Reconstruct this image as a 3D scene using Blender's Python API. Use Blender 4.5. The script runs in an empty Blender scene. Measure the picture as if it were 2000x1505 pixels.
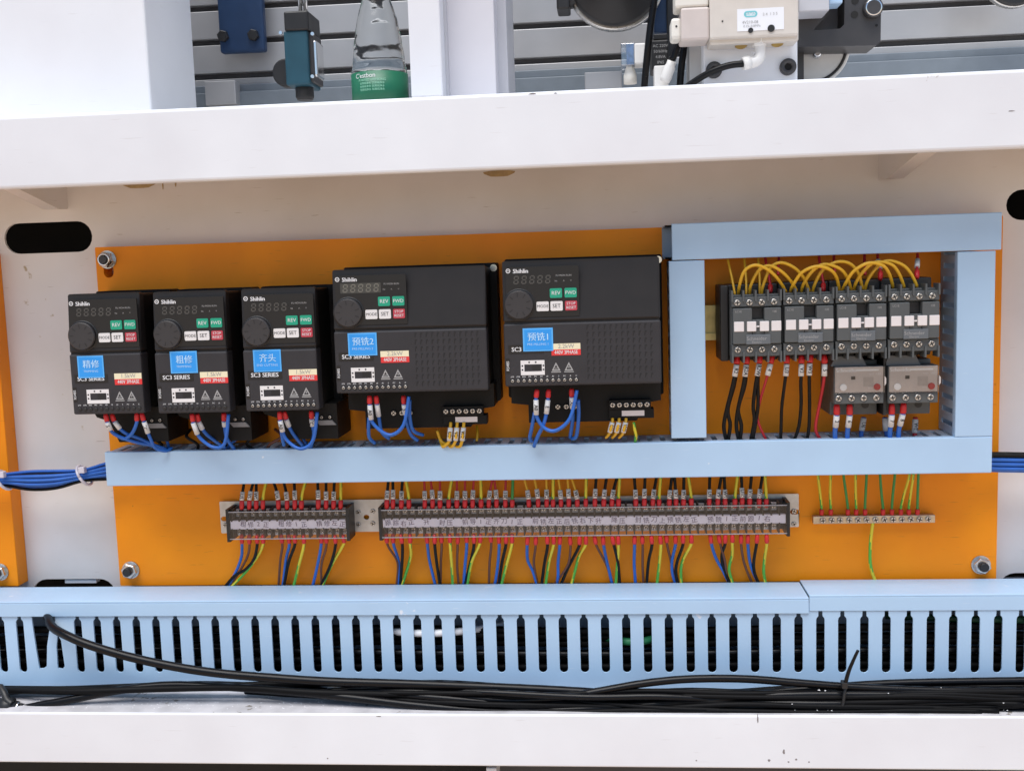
import bpy, bmesh, math, random
from mathutils import Vector, Matrix
from mathutils.geometry import tessellate_polygon
random.seed(7)
SC = bpy.context.scene
COL = SC.collection
R = math.radians

# ---------------------------------------------------------------- camera
EYE = 1.0                     # eye height, metres; panel face is the plane y = 0
DIST = 1.06                   # eye to panel face
F = 2100.0                    # focal length in pixels of the 2000 px wide photograph
PITCH, YAW, ROLL = R(6.504), R(5.038), R(1.875)
ROT = (Matrix.Rotation(YAW, 3, 'Z') @ Matrix.Rotation(-PITCH, 3, 'X') @ Matrix.Rotation(ROLL, 3, 'Y'))
CA, CB, CC = ROT.col[0].copy(), ROT.col[1].copy(), ROT.col[2].copy()
cam_data = bpy.data.cameras.new('camera')
cam = bpy.data.objects.new('camera', cam_data)
COL.objects.link(cam)
cam_data.sensor_width = 36.0
cam_data.lens = 36.0 * F / 2000.0
cam_data.clip_start = .02
cam_data.clip_end = 500
M4 = Matrix((CA, CC, -CB)).transposed().to_4x4()
M4.translation = Vector((0, -DIST, EYE))
cam.matrix_world = M4
SC.camera = cam

# ---------------------------------------------------------------- daylight
SUN_EL, SUN_AZ = R(69), R(-25)        # hazy sun high over the machine's front, a little from the left
world = bpy.data.worlds.new('World')
SC.world = world
world.use_nodes = True
nt = world.node_tree
bg = nt.nodes['Background']
sky = nt.nodes.new('ShaderNodeTexSky')
sky.sky_type = 'NISHITA'
sky.sun_disc = False
sky.sun_elevation = SUN_EL
sky.sun_rotation = R(180) + SUN_AZ
sky.air_density = 1.0
sky.dust_density = .8
sky.ozone_density = 1.0
nt.links.new(sky.outputs[0], bg.inputs[0])
bg.inputs[1].default_value = .11
sun_data = bpy.data.lights.new('sun', 'SUN')
sun_data.energy = 3.4
sun_data.angle = R(50)
sun_data.color = (1.0, .97, .93)
sun = bpy.data.objects.new('sun', sun_data)
COL.objects.link(sun)
to_sun = Vector((math.sin(SUN_AZ) * math.cos(SUN_EL), -math.cos(SUN_AZ) * math.cos(SUN_EL), math.sin(SUN_EL)))
sun.rotation_euler = to_sun.to_track_quat('Z', 'Y').to_euler()
SC.view_settings.view_transform = 'Standard'
SC.view_settings.look = 'None'
SC.view_settings.gamma = 1
SC.view_settings.exposure = .38

# ---------------------------------------------------------------- helpers
MM = .001
def at(px, py, d):
    """(x, z) in mm (z from eye level) of what the photo shows at px, py on the plane d mm in front of the panel."""
    r = CB + CA * ((px - 1000) / F) - CC * ((py - 752.5) / F)
    t = (DIST * 1000 - d) / r.y
    return r.x * t, r.z * t
def W(x, d, z):
    return Vector((x * MM, -d * MM, EYE + z * MM))
def P(px, py, d):
    x, z = at(px, py, d)
    return W(x, d, z)

ORG = {}
def origin(o):
    return ORG.get(o.name, Vector((0, 0, 0))) if o else Vector((0, 0, 0))
def thing(name, label, cat, loc, group=None):
    o = bpy.data.objects.new(name, None)
    COL.objects.link(o)
    o.location = loc
    o.empty_display_size = .01
    ORG[o.name] = Vector(loc)
    o['label'] = label
    o['category'] = cat
    if group: o['group'] = group
    return o
def put(name, mesh, parent, loc, label=None):
    """link one more object that shares a mesh; loc in world metres"""
    o = bpy.data.objects.new(name, mesh)
    COL.objects.link(o)
    ORG[o.name] = Vector(loc)
    if parent:
        o.parent = parent
        o.location = Vector(loc) - origin(parent)
    else:
        o.location = loc
    if label: o['label'] = label
    return o

def catmull(pts, n=5):
    out = []
    L = len(pts)
    for i in range(L - 1):
        p0, p1, p2, p3 = pts[max(i - 1, 0)], pts[i], pts[i + 1], pts[min(i + 2, L - 1)]
        for k in range(n):
            t = k / n
            out.append(.5 * ((2 * p1) + (p2 - p0) * t + (2 * p0 - 5 * p1 + 4 * p2 - p3) * t * t + (3 * p1 - p0 - 3 * p2 + p3) * t ** 3))
    out.append(pts[-1].copy())
    return out

class MB:
    """collects shapes (world metres) and links them as one mesh object"""
    def __init__(s):
        s.v, s.f, s.m, s.sm = [], [], [], []
    def add(s, vs, fs, mi=0, smooth=False):
        b = len(s.v)
        s.v += [Vector(v) for v in vs]
        for f in fs:
            s.f.append([i + b for i in f]); s.m.append(mi); s.sm.append(smooth)
    def box(s, x0, x1, d0, d1, z0, z1, bev=0, mi=0, seg=2):
        """mm box: x range, depth range in front of the panel, z range from eye level"""
        a, b = W(min(x0, x1), max(d0, d1), min(z0, z1)), W(max(x0, x1), min(d0, d1), max(z0, z1))
        if bev <= 0:
            vs = [(x, y, z) for z in (a.z, b.z) for y in (a.y, b.y) for x in (a.x, b.x)]
            s.add(vs, [(0, 2, 3, 1), (4, 5, 7, 6), (0, 1, 5, 4), (2, 6, 7, 3), (0, 4, 6, 2), (1, 3, 7, 5)], mi)
            return s
        bm = bmesh.new()
        bmesh.ops.create_cube(bm, size=1)
        for v in bm.verts:
            v.co = Vector([(a[i] + b[i]) / 2 + v.co[i] * (b[i] - a[i]) for i in range(3)])
        w = min(bev * MM, .45 * min(b[i] - a[i] for i in range(3)))
        bmesh.ops.bevel(bm, geom=bm.edges[:], offset=w, segments=seg, profile=.5, affect='EDGES')
        bm.verts.index_update()
        s.add([v.co.copy() for v in bm.verts], [[v.index for v in f.verts] for f in bm.faces], mi)
        bm.free()
        return s
    def pbox(s, px0, py0, px1, py1, d0, d1, bev=0, mi=0):
        cx, cy = (px0 + px1) / 2, (py0 + py1) / 2
        return s.box(at(px0, cy, d1)[0], at(px1, cy, d1)[0], d0, d1, at(cx, py1, d1)[1], at(cx, py0, d1)[1], bev, mi)
    def rev(s, base, axis, prof, n=16, mi=0, smooth=True, flat_caps=True):
        """surface of revolution: prof = [(r_mm, h_mm)...] along axis from base"""
        ax = Vector(axis).normalized()
        u = ax.orthogonal().normalized(); w = ax.cross(u)
        vs, fs = [], []
        for r, h in prof:
            for k in range(n):
                t = 2 * math.pi * k / n
                vs.append(base + ax * h * MM + (u * math.cos(t) + w * math.sin(t)) * r * MM)
        for i in range(len(prof) - 1):
            for k in range(n):
                k2 = (k + 1) % n
                fs.append((i * n + k, i * n + k2, (i + 1) * n + k2, (i + 1) * n + k))
        s.add(vs, fs, mi, smooth)
        b = len(s.v) - len(vs)
        if prof[0][0] > 1e-6: s.f.append([b + k for k in reversed(range(n))]); s.m.append(mi); s.sm.append(False)
        if prof[-1][0] > 1e-6: s.f.append([b + (len(prof) - 1) * n + k for k in range(n)]); s.m.append(mi); s.sm.append(False)
        return s
    def cyl(s, base, axis, r, h, n=16, mi=0, smooth=True, bev=0):
        if bev: return s.rev(base, axis, [(r - bev, 0), (r, bev), (r, h - bev), (r - bev, h)], n, mi, smooth)
        return s.rev(base, axis, [(r, 0), (r, h)], n, mi, smooth)
    def tube(s, pts, r, n=8, stripe=False, sub=5, r_end=None, mi=0):
        pts = catmull(pts, sub) if sub > 1 else pts
        t0 = (pts[1] - pts[0]).normalized()
        u = t0.orthogonal().normalized()
        rings = []
        for i, p in enumerate(pts):
            t = (pts[min(i + 1, len(pts) - 1)] - pts[max(i - 1, 0)])
            t = t.normalized() if t.length > 1e-9 else t0
            u = (u - t * u.dot(t)).normalized()
            w = t.cross(u)
            rr = (r if r_end is None else r + (r_end - r) * i / (len(pts) - 1)) * MM
            rings.append([p + (u * math.cos(2 * math.pi * k / n) + w * math.sin(2 * math.pi * k / n)) * rr for k in range(n)])
        b = len(s.v)
        for ring in rings: s.v += ring
        for i in range(len(pts) - 1):
            for k in range(n):
                k2 = (k + 1) % n
                s.f.append([b + i * n + k, b + i * n + k2, b + (i + 1) * n + k2, b + (i + 1) * n + k])
                s.m.append((1 if ((k + i // 2) % n) < n * .4 else 0) if stripe else mi); s.sm.append(True)
        s.f.append([b + k for k in reversed(range(n))]); s.m.append(0); s.sm.append(False)
        s.f.append([b + (len(pts) - 1) * n + k for k in range(n)]); s.m.append(0); s.sm.append(False)
        return s
    def plate(s, outer, d0, d1, holes=(), mi=0):
        """polygon in (x, z) mm with holes, thickness from depth d0 to d1 (d1 = front)"""
        loops = [list(outer)] + [list(h) for h in holes]
        flat = [p for l in loops for p in l]
        tris = tessellate_polygon([[Vector((p[0], p[1], 0)) for p in l] for l in loops])
        n = len(flat)
        vs = [W(x, d1, z) for x, z in flat] + [W(x, d0, z) for x, z in flat]
        fs = []
        for a, b, c in tris:
            A_, B_, C_ = flat[a], flat[b], flat[c]
            area = (B_[0] - A_[0]) * (C_[1] - A_[1]) - (C_[0] - A_[0]) * (B_[1] - A_[1])
            if abs(area) < 1e-9: continue
            if area < 0: a, b, c = a, c, b
            fs.append((a, b, c)); fs.append((n + a, n + c, n + b))
        o = 0
        for li, l in enumerate(loops):
            k = len(l)
            ar = sum(l[i][0] * l[(i + 1) % k][1] - l[(i + 1) % k][0] * l[i][1] for i in range(k))
            ccw = ar > 0
            for i in range(k):
                i2 = (i + 1) % k
                q = (o + i, o + i2, n + o + i2, n + o + i)
                out = (ccw and li == 0) or (not ccw and li > 0)
                fs.append(q[::-1] if out else q)
            o += k
        s.add(vs, fs, mi)
        return s
    def mesh(s, name, mats, o):
        me = bpy.data.meshes.new(name)
        me.from_pydata([v - o for v in s.v], [], s.f)
        for m in (mats if isinstance(mats, (list, tuple)) else [mats]): me.materials.append(m)
        me.polygons.foreach_set('material_index', s.m)
        me.polygons.foreach_set('use_smooth', s.sm)
        me.update()
        return me
    def build(s, name, mats, parent=None, label=None):
        c = sum(s.v, Vector()) / len(s.v)
        return put(name, s.mesh(name, mats, c), parent, c, label)

def flat_thing(o, label, cat, group=None):
    o['label'] = label; o['category'] = cat
    if group: o['group'] = group
    return o

_glyph = {}
def glyphs(text):
    if text not in _glyph:
        cu = bpy.data.curves.new('lettering_outline', 'FONT')
        cu.body = text
        cu.align_x = 'CENTER'; cu.align_y = 'CENTER'
        cu.resolution_u = 2
        ob = bpy.data.objects.new('lettering_outline', cu)
        COL.objects.link(ob)
        dg = bpy.context.evaluated_depsgraph_get()
        me = bpy.data.meshes.new_from_object(ob.evaluated_get(dg))
        _glyph[text] = ([v.co.copy() for v in me.vertices], [list(p.vertices) for p in me.polygons])
        bpy.data.objects.remove(ob); bpy.data.curves.remove(cu); bpy.data.meshes.remove(me)
    return _glyph[text]
def text_into(mb, text, size, x, d, z, dirx=(1, 0), sx=1.0, bold=0):
    vs, fs = glyphs(text)
    if not vs: return
    L = math.hypot(*dirx)
    ex = (dirx[0] / L, dirx[1] / L); ey = (-ex[1], ex[0])
    offs = [(0, 0)] if not bold else [(0, 0, 0), (bold, .02, .0), (-bold, -.02, 0), (0, .04, bold)]
    for k, o in enumerate(offs):
        ox = o[0]; dd = .015 * k
        mb.add([W(x + ex[0] * (v.x * size * sx + ox) + ey[0] * v.y * size, d + dd, z + ex[1] * (v.x * size * sx + ox) + ey[1] * v.y * size) for v in vs], fs)
def lettering(text, size, x, d, z, m, parent, dirx=(1, 0), sx=1.0, bold=0):
    mb = MB()
    if text.isascii(): size *= 1.22
    text_into(mb, text, size, x, d, z, dirx, sx, bold)
    if mb.v: return mb.build('lettering', m, parent)

# ---------------------------------------------------------------- materials
def mat(name, c, rough=.5, metal=0.0, var=.06, vscale=60, bump=0.0, bscale=600, spec=.5, speck=None, coat=0, blotch=None, scuff=None):
    m = bpy.data.materials.new(name)
    m.use_nodes = True
    t = m.node_tree; N = t.nodes; L = t.links
    b = N['Principled BSDF']
    b.inputs['Roughness'].default_value = rough
    b.inputs['Metallic'].default_value = metal
    b.inputs['Specular IOR Level'].default_value = spec
    b.inputs['Coat Weight'].default_value = coat
    b.inputs['Base Color'].default_value = (*c, 1)
    co = N.new('ShaderNodeTexCoord')
    if var or speck:
        nz = N.new('ShaderNodeTexNoise')
        nz.inputs['Scale'].default_value = vscale
        nz.inputs['Detail'].default_value = 5
        L.new(co.outputs['Object'], nz.inputs['Vector'])
        rp = N.new('ShaderNodeValToRGB')
        rp.color_ramp.elements[0].position = .35; rp.color_ramp.elements[1].position = .65
        rp.color_ramp.elements[0].color = (*[max(0, x * (1 - var)) for x in c], 1)
        rp.color_ramp.elements[1].color = (*[min(1, x * (1 + var * .6)) for x in c], 1)
        L.new(nz.outputs['Fac'], rp.inputs[0])
        out = rp.outputs[0]
        if speck:
            sc, thr, scol, scale2 = speck
            n2 = N.new('ShaderNodeTexNoise')
            n2.inputs['Scale'].default_value = sc
            n2.inputs['Detail'].default_value = 3
            L.new(co.outputs['Object'], n2.inputs['Vector'])
            n3 = N.new('ShaderNodeTexNoise')
            n3.inputs['Scale'].default_value = scale2
            L.new(co.outputs['Object'], n3.inputs['Vector'])
            mul = N.new('ShaderNodeMath'); mul.operation = 'MULTIPLY'
            L.new(n2.outputs['Fac'], mul.inputs[0]); L.new(n3.outputs['Fac'], mul.inputs[1])
            mr = N.new('ShaderNodeMapRange')
            mr.inputs['From Min'].default_value = thr; mr.inputs['From Max'].default_value = thr + .035
            L.new(mul.outputs[0], mr.inputs['Value'])
            mx = N.new('ShaderNodeMix'); mx.data_type = 'RGBA'
            L.new(mr.outputs[0], mx.inputs['Factor']); L.new(out, mx.inputs['A'])
            mx.inputs['B'].default_value = (*scol, 1)
            out = mx.outputs['Result']
        def layer(out, vec, scale, lo, hi, col, strength, detail=4):
            n_ = N.new('ShaderNodeTexNoise')
            n_.inputs['Scale'].default_value = scale; n_.inputs['Detail'].default_value = detail
            mp_ = N.new('ShaderNodeMapping'); mp_.inputs['Scale'].default_value = vec
            mp_.inputs['Rotation'].default_value = (0, .35, 0)
            L.new(co.outputs['Object'], mp_.inputs['Vector']); L.new(mp_.outputs[0], n_.inputs['Vector'])
            r_ = N.new('ShaderNodeMapRange')
            r_.inputs['From Min'].default_value = lo; r_.inputs['From Max'].default_value = hi
            r_.inputs['To Max'].default_value = strength
            L.new(n_.outputs['Fac'], r_.inputs['Value'])
            x_ = N.new('ShaderNodeMix'); x_.data_type = 'RGBA'
            L.new(r_.outputs[0], x_.inputs['Factor']); L.new(out, x_.inputs['A'])
            x_.inputs['B'].default_value = (*col, 1)
            return x_.outputs['Result']
        if blotch: out = layer(out, (1, 1, 1), blotch[0], .42, .68, blotch[1], blotch[2])
        if scuff: out = layer(out, scuff[0], scuff[1], .70, .76, scuff[2], scuff[3], 2)
        L.new(out, b.inputs['Base Color'])
        mr2 = N.new('ShaderNodeMapRange')
        mr2.inputs['To Min'].default_value = max(0, rough - .07); mr2.inputs['To Max'].default_value = min(1, rough + .1)
        L.new(nz.outputs['Fac'], mr2.inputs['Value'])
        L.new(mr2.outputs[0], b.inputs['Roughness'])
    if bump:
        nb = N.new('ShaderNodeTexNoise')
        nb.inputs['Scale'].default_value = bscale; nb.inputs['Detail'].default_value = 3
        L.new(co.outputs['Object'], nb.inputs['Vector'])
        bp = N.new('ShaderNodeBump')
        bp.inputs['Strength'].default_value = bump; bp.inputs['Distance'].default_value = .0006
        L.new(nb.outputs['Fac'], bp.inputs['Height'])
        L.new(bp.outputs[0], b.inputs['Normal'])
    return m
def clear(name, tint, gloss=.10, rough=.08):
    """thin clear plastic sheet"""
    m = bpy.data.materials.new(name)
    m.use_nodes = True
    t = m.node_tree; N = t.nodes; L = t.links
    for n in list(N):
        if n.type != 'OUTPUT_MATERIAL': N.remove(n)
    tr = N.new('ShaderNodeBsdfTransparent'); tr.inputs[0].default_value = (*tint, 1)
    gl = N.new('ShaderNodeBsdfGlossy'); gl.inputs['Roughness'].default_value = rough
    fr = N.new('ShaderNodeLayerWeight'); fr.inputs[0].default_value = .35
    mr = N.new('ShaderNodeMapRange'); mr.inputs['To Min'].default_value = gloss; mr.inputs['To Max'].default_value = .8
    mx = N.new('ShaderNodeMixShader')
    nz = N.new('ShaderNodeTexNoise'); nz.inputs['Scale'].default_value = 120
    co = N.new('ShaderNodeTexCoord'); L.new(co.outputs['Object'], nz.inputs['Vector'])
    bp = N.new('ShaderNodeBump'); bp.inputs['Strength'].default_value = .25; bp.inputs['Distance'].default_value = .001
    L.new(nz.outputs['Fac'], bp.inputs['Height']); L.new(bp.outputs[0], gl.inputs['Normal'])
    L.new(fr.outputs['Fresnel'], mr.inputs['Value']); L.new(mr.outputs[0], mx.inputs[0])
    L.new(tr.outputs[0], mx.inputs[1]); L.new(gl.outputs[0], mx.inputs[2])
    L.new(mx.outputs[0], N['Material Output'].inputs[0])
    return m

m_white = mat('white_paint', (.745, .775, .82), .38, var=.025, vscale=14, bump=.06, bscale=500, speck=(95, .50, (.35, .3, .25), 6), blotch=(5, (.63, .63, .67), .5), scuff=((1, 1, 14), 30, (.48, .45, .45), .25))
m_wall = mat('white_cabinet_paint', (.76, .745, .745), .42, var=.05, vscale=11, bump=.07, bscale=450, speck=(60, .45, (.42, .33, .2), 5), blotch=(6, (.62, .58, .52), .5), scuff=((1, 1, 10), 40, (.4, .35, .3), .5))
m_tray = mat('dusty_tray_paint', (.50, .49, .51), .6, var=.16, vscale=45, bump=.12, bscale=300, speck=(160, .40, (.2, .18, .16), 25))
m_orange = mat('orange_paint', (.95, .305, .004), .45, spec=.3, var=.09, vscale=10, bump=.08, bscale=420, speck=(70, .46, (.2, .07, .01), 9), blotch=(7, (.84, .22, .006), .55), scuff=((1, 1, 16), 45, (.45, .16, .02), .5))
m_duct = mat('blue_grey_pvc', (.42, .605, .81), .42, var=.03, vscale=20, bump=.03, speck=(120, .46, (.75, .8, .88), 9), blotch=(9, (.385, .54, .74), .5), scuff=((1, 1, 18), 50, (.62, .72, .86), .5))
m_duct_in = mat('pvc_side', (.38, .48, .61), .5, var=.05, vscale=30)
m_drive = mat('charcoal_plastic', (.017, .0155, .016), .52, spec=.38, var=.10, vscale=60, bump=.10, bscale=1500)
m_drive_lo = mat('slate_plastic', (.029, .028, .032), .52, spec=.4, var=.10, vscale=60, bump=.10, bscale=1500)
m_drive_base = mat('black_plastic_base', (.007, .007, .007), .6, spec=.25, var=.10, vscale=60)
m_keypad = mat('keypad_film', (.009, .0085, .009), .32, var=.05)
m_knob = mat('knob_plastic', (.034, .032, .034), .42, var=.05)
m_tag_grey = mat('grey_tag', (.20, .20, .21), .5, var=.1)
m_black = mat('black_plastic', (.012, .012, .013), .45, var=.1)
m_dark = mat('void_shade', (.012, .012, .012), .8, var=.1)  # near-black that stands in for shade inside holes and voids
m_green_key = mat('green_key', (.01, .33, .20), .45, var=.02)
m_white_key = mat('white_key', (.74, .73, .73), .45, var=.02)
m_red_key = mat('red_key', (.47, .04, .065), .45, var=.02)
m_blue_lab = mat('blue_sticker', (.022, .30, .80), .5, var=.02)
m_blue_rim = mat('light_blue_rim', (.09, .42, .88), .5, var=.02)
m_print_w = mat('white_print', (.72, .73, .75), .6, var=0)
m_print_pale = mat('pale_blue_print', (.42, .68, .95), .6, var=0)
m_print_grey = mat('grey_print', (.34, .34, .34), .6, var=0)
m_print_k = mat('black_print', (.03, .03, .035), .6, var=0)
m_print_ink = mat('purple_ink', (.09, .05, .13), .6, var=0)
m_cream = mat('cream_label', (.80, .74, .52), .5, var=.02)
m_redlab = mat('red_label', (.70, .035, .035), .5, var=.02)
m_seg = mat('unlit_segments', (.075, .072, .066), .4, var=0)
m_seg_lit = mat('paler_segments', (.16, .155, .13), .4, var=0)
m_steel = mat('zinc_steel', (.62, .61, .59), .28, 1.0, var=.15, vscale=300)
m_chrome = mat('bright_steel', (.8, .8, .8), .14, 1.0, var=.05)
m_alu = mat('pale_zinc_rail', (.62, .60, .56), .42, .55, var=.15, vscale=90)
m_zinc = mat('yellow_zinc', (.55, .47, .22), .3, .9, var=.4, vscale=40)
m_brass = mat('brass', (.52, .33, .10), .35, .9, var=.2)
m_slot = mat('screw_slot', (.02, .02, .02), .6, var=0)
m_contact = mat('grey_contactor', (.080, .088, .091), .5, var=.05, vscale=80)
m_contact_hi = mat('blue_grey_nameplate', (.12, .135, .15), .45, var=.04)
m_tag = mat('white_tag', (.74, .70, .70), .45, var=.02)
m_sleeve = mat('white_sleeve', (.70, .70, .69), .55, var=.04, vscale=200)
m_ferrule = mat('red_ferrule', (.60, .018, .022), .38, var=.08, vscale=200)
m_clear = clear('clear_cover', (.97, .97, .98), .035, .08)
m_clear_relay = clear('clear_relay_cover', (.975, .965, .955), .02, .16)
m_relay = mat('relay_face', (.55, .50, .475), .5, var=.08, vscale=60)
m_paper = mat('paper_strip', (.92, .89, .97), .6, var=.03)
m_cable = mat('black_cable_sheath', (.003, .003, .004), .28, spec=.24, var=.1, vscale=60, bump=.08, bscale=300)
m_cable_dull = mat('dusty_black_sheath', (.003, .003, .0035), .55, spec=.14, var=.2, vscale=60)
m_slat = mat('anodised_slat', (.42, .42, .425), .40, .3, var=.06, vscale=20)
m_groove = mat('slat_groove', (.07, .07, .075), .6, var=.1)
m_ledge = mat('slate_blue_ledge', (.17, .20, .23), .5, var=.06)
m_greyface = mat('grey_paint_and_shade', (.50, .51, .55), .4, var=.04, vscale=20)  # plain grey on the small block; on the post it carries shade
m_blueplate = mat('blue_paint', (.008, .035, .10), .45, var=.12, vscale=50)
m_teal = mat('teal_housing', (.008, .062, .095), .45, var=.1, vscale=60)
m_beige = mat('beige_valve', (.60, .56, .51), .45, var=.04, vscale=60)
m_ivory = mat('ivory_cap', (.72, .70, .64), .4, var=.03)
m_fitting = mat('white_fitting', (.72, .71, .69), .35, var=.04)
m_bracket = mat('dark_bracket', (.055, .053, .055), .42, .3, var=.1)
m_concrete = mat('sandy_concrete', (.57, .40, .265), .8, var=.12, vscale=3, bump=.2, bscale=40)
m_green_lab = mat('green_label', (.003, .12, .06), .4, var=.05)
m_palegreen = mat('pale_green_print', (.30, .62, .45), .5, var=0)
m_bluelab2 = mat('pale_blue_tag', (.16, .26, .5), .5, var=.3, vscale=300)
m_cyan = mat('cyan_print', (.18, .55, .6), .5, var=0)
m_chip = mat('white_chips', (.74, .73, .74), .7, var=.05)
m_stain = mat('yellow_stain', (.42, .30, .14), .5, var=.2, vscale=150)
m_tie = mat('nylon_tie', (.62, .60, .68), .4, var=.04)
WIRE = {
    'K': ('black', mat('wire_black', (.0035, .0035, .004), .42, spec=.25, var=.05)),
    'B': ('blue', mat('wire_blue', (.018, .125, .50), .42, var=.12)),
    'R': ('red', mat('wire_red', (.42, .012, .022), .42, var=.08)),
    'Y': ('yellow', mat('wire_yellow', (.70, .40, .018), .42, var=.08)),
    'N': ('brown', mat('wire_brown', (.13, .045, .025), .45, var=.08)),
    'G': ('green', mat('wire_green', (.04, .25, .05), .42, var=.08)),
}
m_gy_g = mat('wire_stripe_green', (.09, .40, .045), .42, var=.05)
m_gy_y = mat('wire_stripe_yellow', (.68, .58, .03), .42, var=.05)
FRONT = Vector((0, -1, 0))
UP = Vector((0, 0, 1))
RIGHT = Vector((1, 0, 0))

def screw_mesh(name, r, h=1.2, metal=None):
    mb = MB()
    mb.rev(Vector((0, 0, 0)), FRONT, [(r, 0), (r, h * .6), (r * .8, h)], 12)
    f = (h + .12) * MM
    for w_, l_ in ((.18, .72), (.72, .18)):
        x, z = r * w_ * MM, r * l_ * MM
        mb.add([(-x, -f, -z), (x, -f, -z), (x, -f, z), (-x, -f, z), (-x, -f + .0003, -z), (x, -f + .0003, -z), (x, -f + .0003, z), (-x, -f + .0003, z)],
               [(0, 1, 2, 3), (0, 4, 5, 1), (1, 5, 6, 2), (2, 6, 7, 3), (3, 7, 4, 0)], 1)
    # turn each a little by hand
    return mb.mesh(name, [metal or m_steel, m_slot], Vector((0, 0, 0)))
def put_screw(mesh, x, d, z, parent, name='screw', turn=None):
    o = put(name, mesh, parent, W(x, d, z))
    o.rotation_euler = (0, random.uniform(0, 1.5) if turn is None else turn, 0)
    return o
def oval(cx, cz, w, h, n=8):
    """stadium outline, ccw"""
    r = min(w, h) / 2
    pts = []
    if w >= h:
        for k in range(n + 1):
            a = -math.pi / 2 + math.pi * k / n
            pts.append((cx + w / 2 - r + r * math.cos(a), cz + r * math.sin(a)))
        for k in range(n + 1):
            a = math.pi / 2 + math.pi * k / n
            pts.append((cx - w / 2 + r + r * math.cos(a), cz + r * math.sin(a)))
    else:
        for k in range(n + 1):
            a = math.pi * k / n
            pts.append((cx + r * math.cos(a), cz + h / 2 - r + r * math.sin(a)))
        for k in range(n + 1):
            a = math.pi + math.pi * k / n
            pts.append((cx + r * math.cos(a), cz - h / 2 + r + r * math.sin(a)))
    return pts
def rrect(x0, x1, z0, z1, r, n=4):
    pts = []
    for cx, cz, a0 in ((x1 - r, z1 - r, 0), (x0 + r, z1 - r, 90), (x0 + r, z0 + r, 180), (x1 - r, z0 + r, 270)):
        for k in range(n + 1):
            a = R(a0 + 90 * k / n)
            pts.append((cx + r * math.cos(a), cz + r * math.sin(a)))
    return pts

# ---------------------------------------------------------------- ground
g = MB()
g.add([(-60, -60, 0), (60, -60, 0), (60, 60, 0), (-60, 60, 0)], [(0, 1, 2, 3)])
go = g.build('ground', m_concrete)
go['kind'] = 'structure'

# ---------------------------------------------------------------- machine frame
WALL = -20
BEAM = 118                                     # front of both beams
fr = thing('machine_frame', 'white painted steel machine frame holding the whole control panel', 'machine frame', W(0, 0, -1000))
def zat(px, py, d): return at(px, py, d)[1]
def xat(px, py, d): return at(px, py, d)[0]
UB1, UB0 = zat(1000, 181, BEAM), zat(1000, 330, BEAM)
LB1, LB0 = zat(1000, 1395, BEAM), zat(1000, 1496, BEAM)
TABLE = UB1 - 1
# wall with its oval holes
holes = []
for (x0, y0, x1, y1) in ((8, 434, 180, 494), (1965, 368, 2140, 428), (64, 1130, 226, 1190), (1950, 1118, 2115, 1178)):
    a = at((x0 + x1) / 2, (y0 + y1) / 2, WALL)
    wd = xat(x1, (y0 + y1) / 2, WALL) - xat(x0, (y0 + y1) / 2, WALL)
    ht = zat((x0 + x1) / 2, y0, WALL) - zat((x0 + x1) / 2, y1, WALL)
    holes.append(oval(a[0], a[1], wd, ht, 10))
MB().plate([(-1000, -430), (1000, -430), (1000, TABLE - 4), (-1000, TABLE - 4)], WALL - 3, WALL, holes).build('back_panel', m_wall, fr)
MB().box(-1000, 1000, -160, -157, -430, TABLE - 4).build('hole_black_sheet', m_dark, fr)  # dark sheet added behind the wall so its holes show black
mb = MB().box(-1000, 1000, BEAM - 7, BEAM, UB0, UB1, 3.0, seg=3)
mb.build('upper_beam', m_white, fr)
MB().box(-1000, 1000, -420, BEAM - 7.3, TABLE - 4, TABLE).build('table_top', m_wall, fr)
MB().box(-1000, 1000, 114.5, BEAM, LB0, LB1, 1.5, seg=3).build('lower_beam', m_white, fr)
TRAY = LB1 - 3
MB().box(-1000, 1000, WALL, 114.2, TRAY - 3, TRAY).build('tray_floor', m_tray, fr)
# gussets under the beam
for px, s, end in ((1716, 1, (1806, 303)), (133, -1, (22, 372))):
    x, z = at(px, 346 if s > 0 else 404, WALL)
    gb = MB()
    t = 4.0
    z1 = UB0 + 14
    tri = [(WALL, z1), (WALL, z), (WALL + 14, z - 1), (60, z1 - 3), (60, z1)]
    lean = (xat(end[0], end[1], 60) - x) / (60 - WALL)
    vs = [W(x + sx + lean * (d - WALL), d, zz) for sx in (0, t * s) for d, zz in tri]
    n = len(tri)
    gb.add(vs, [tuple(range(n)), tuple(range(2 * n - 1, n - 1, -1))] + [(i, n + i, n + (i + 1) % n, (i + 1) % n) for i in range(n)])
    # folded flange along the slope
    f0 = [(WALL, z), (WALL + 14, z - 1), (60, z1 - 3)]
    vs = [W(x + sx + lean * (d - WALL), d, zz + dz) for dz in (0, -2) for sx in (0, 16 * s) for d, zz in f0]
    gb.add(vs, [(0, 1, 4, 3), (1, 2, 5, 4), (6, 9, 10, 7), (7, 10, 11, 8), (0, 6, 7, 1), (1, 7, 8, 2), (3, 4, 10, 9), (4, 5, 11, 10), (0, 3, 9, 6), (2, 8, 11, 5)])
    gb.build('gusset', m_wall, fr)
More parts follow.
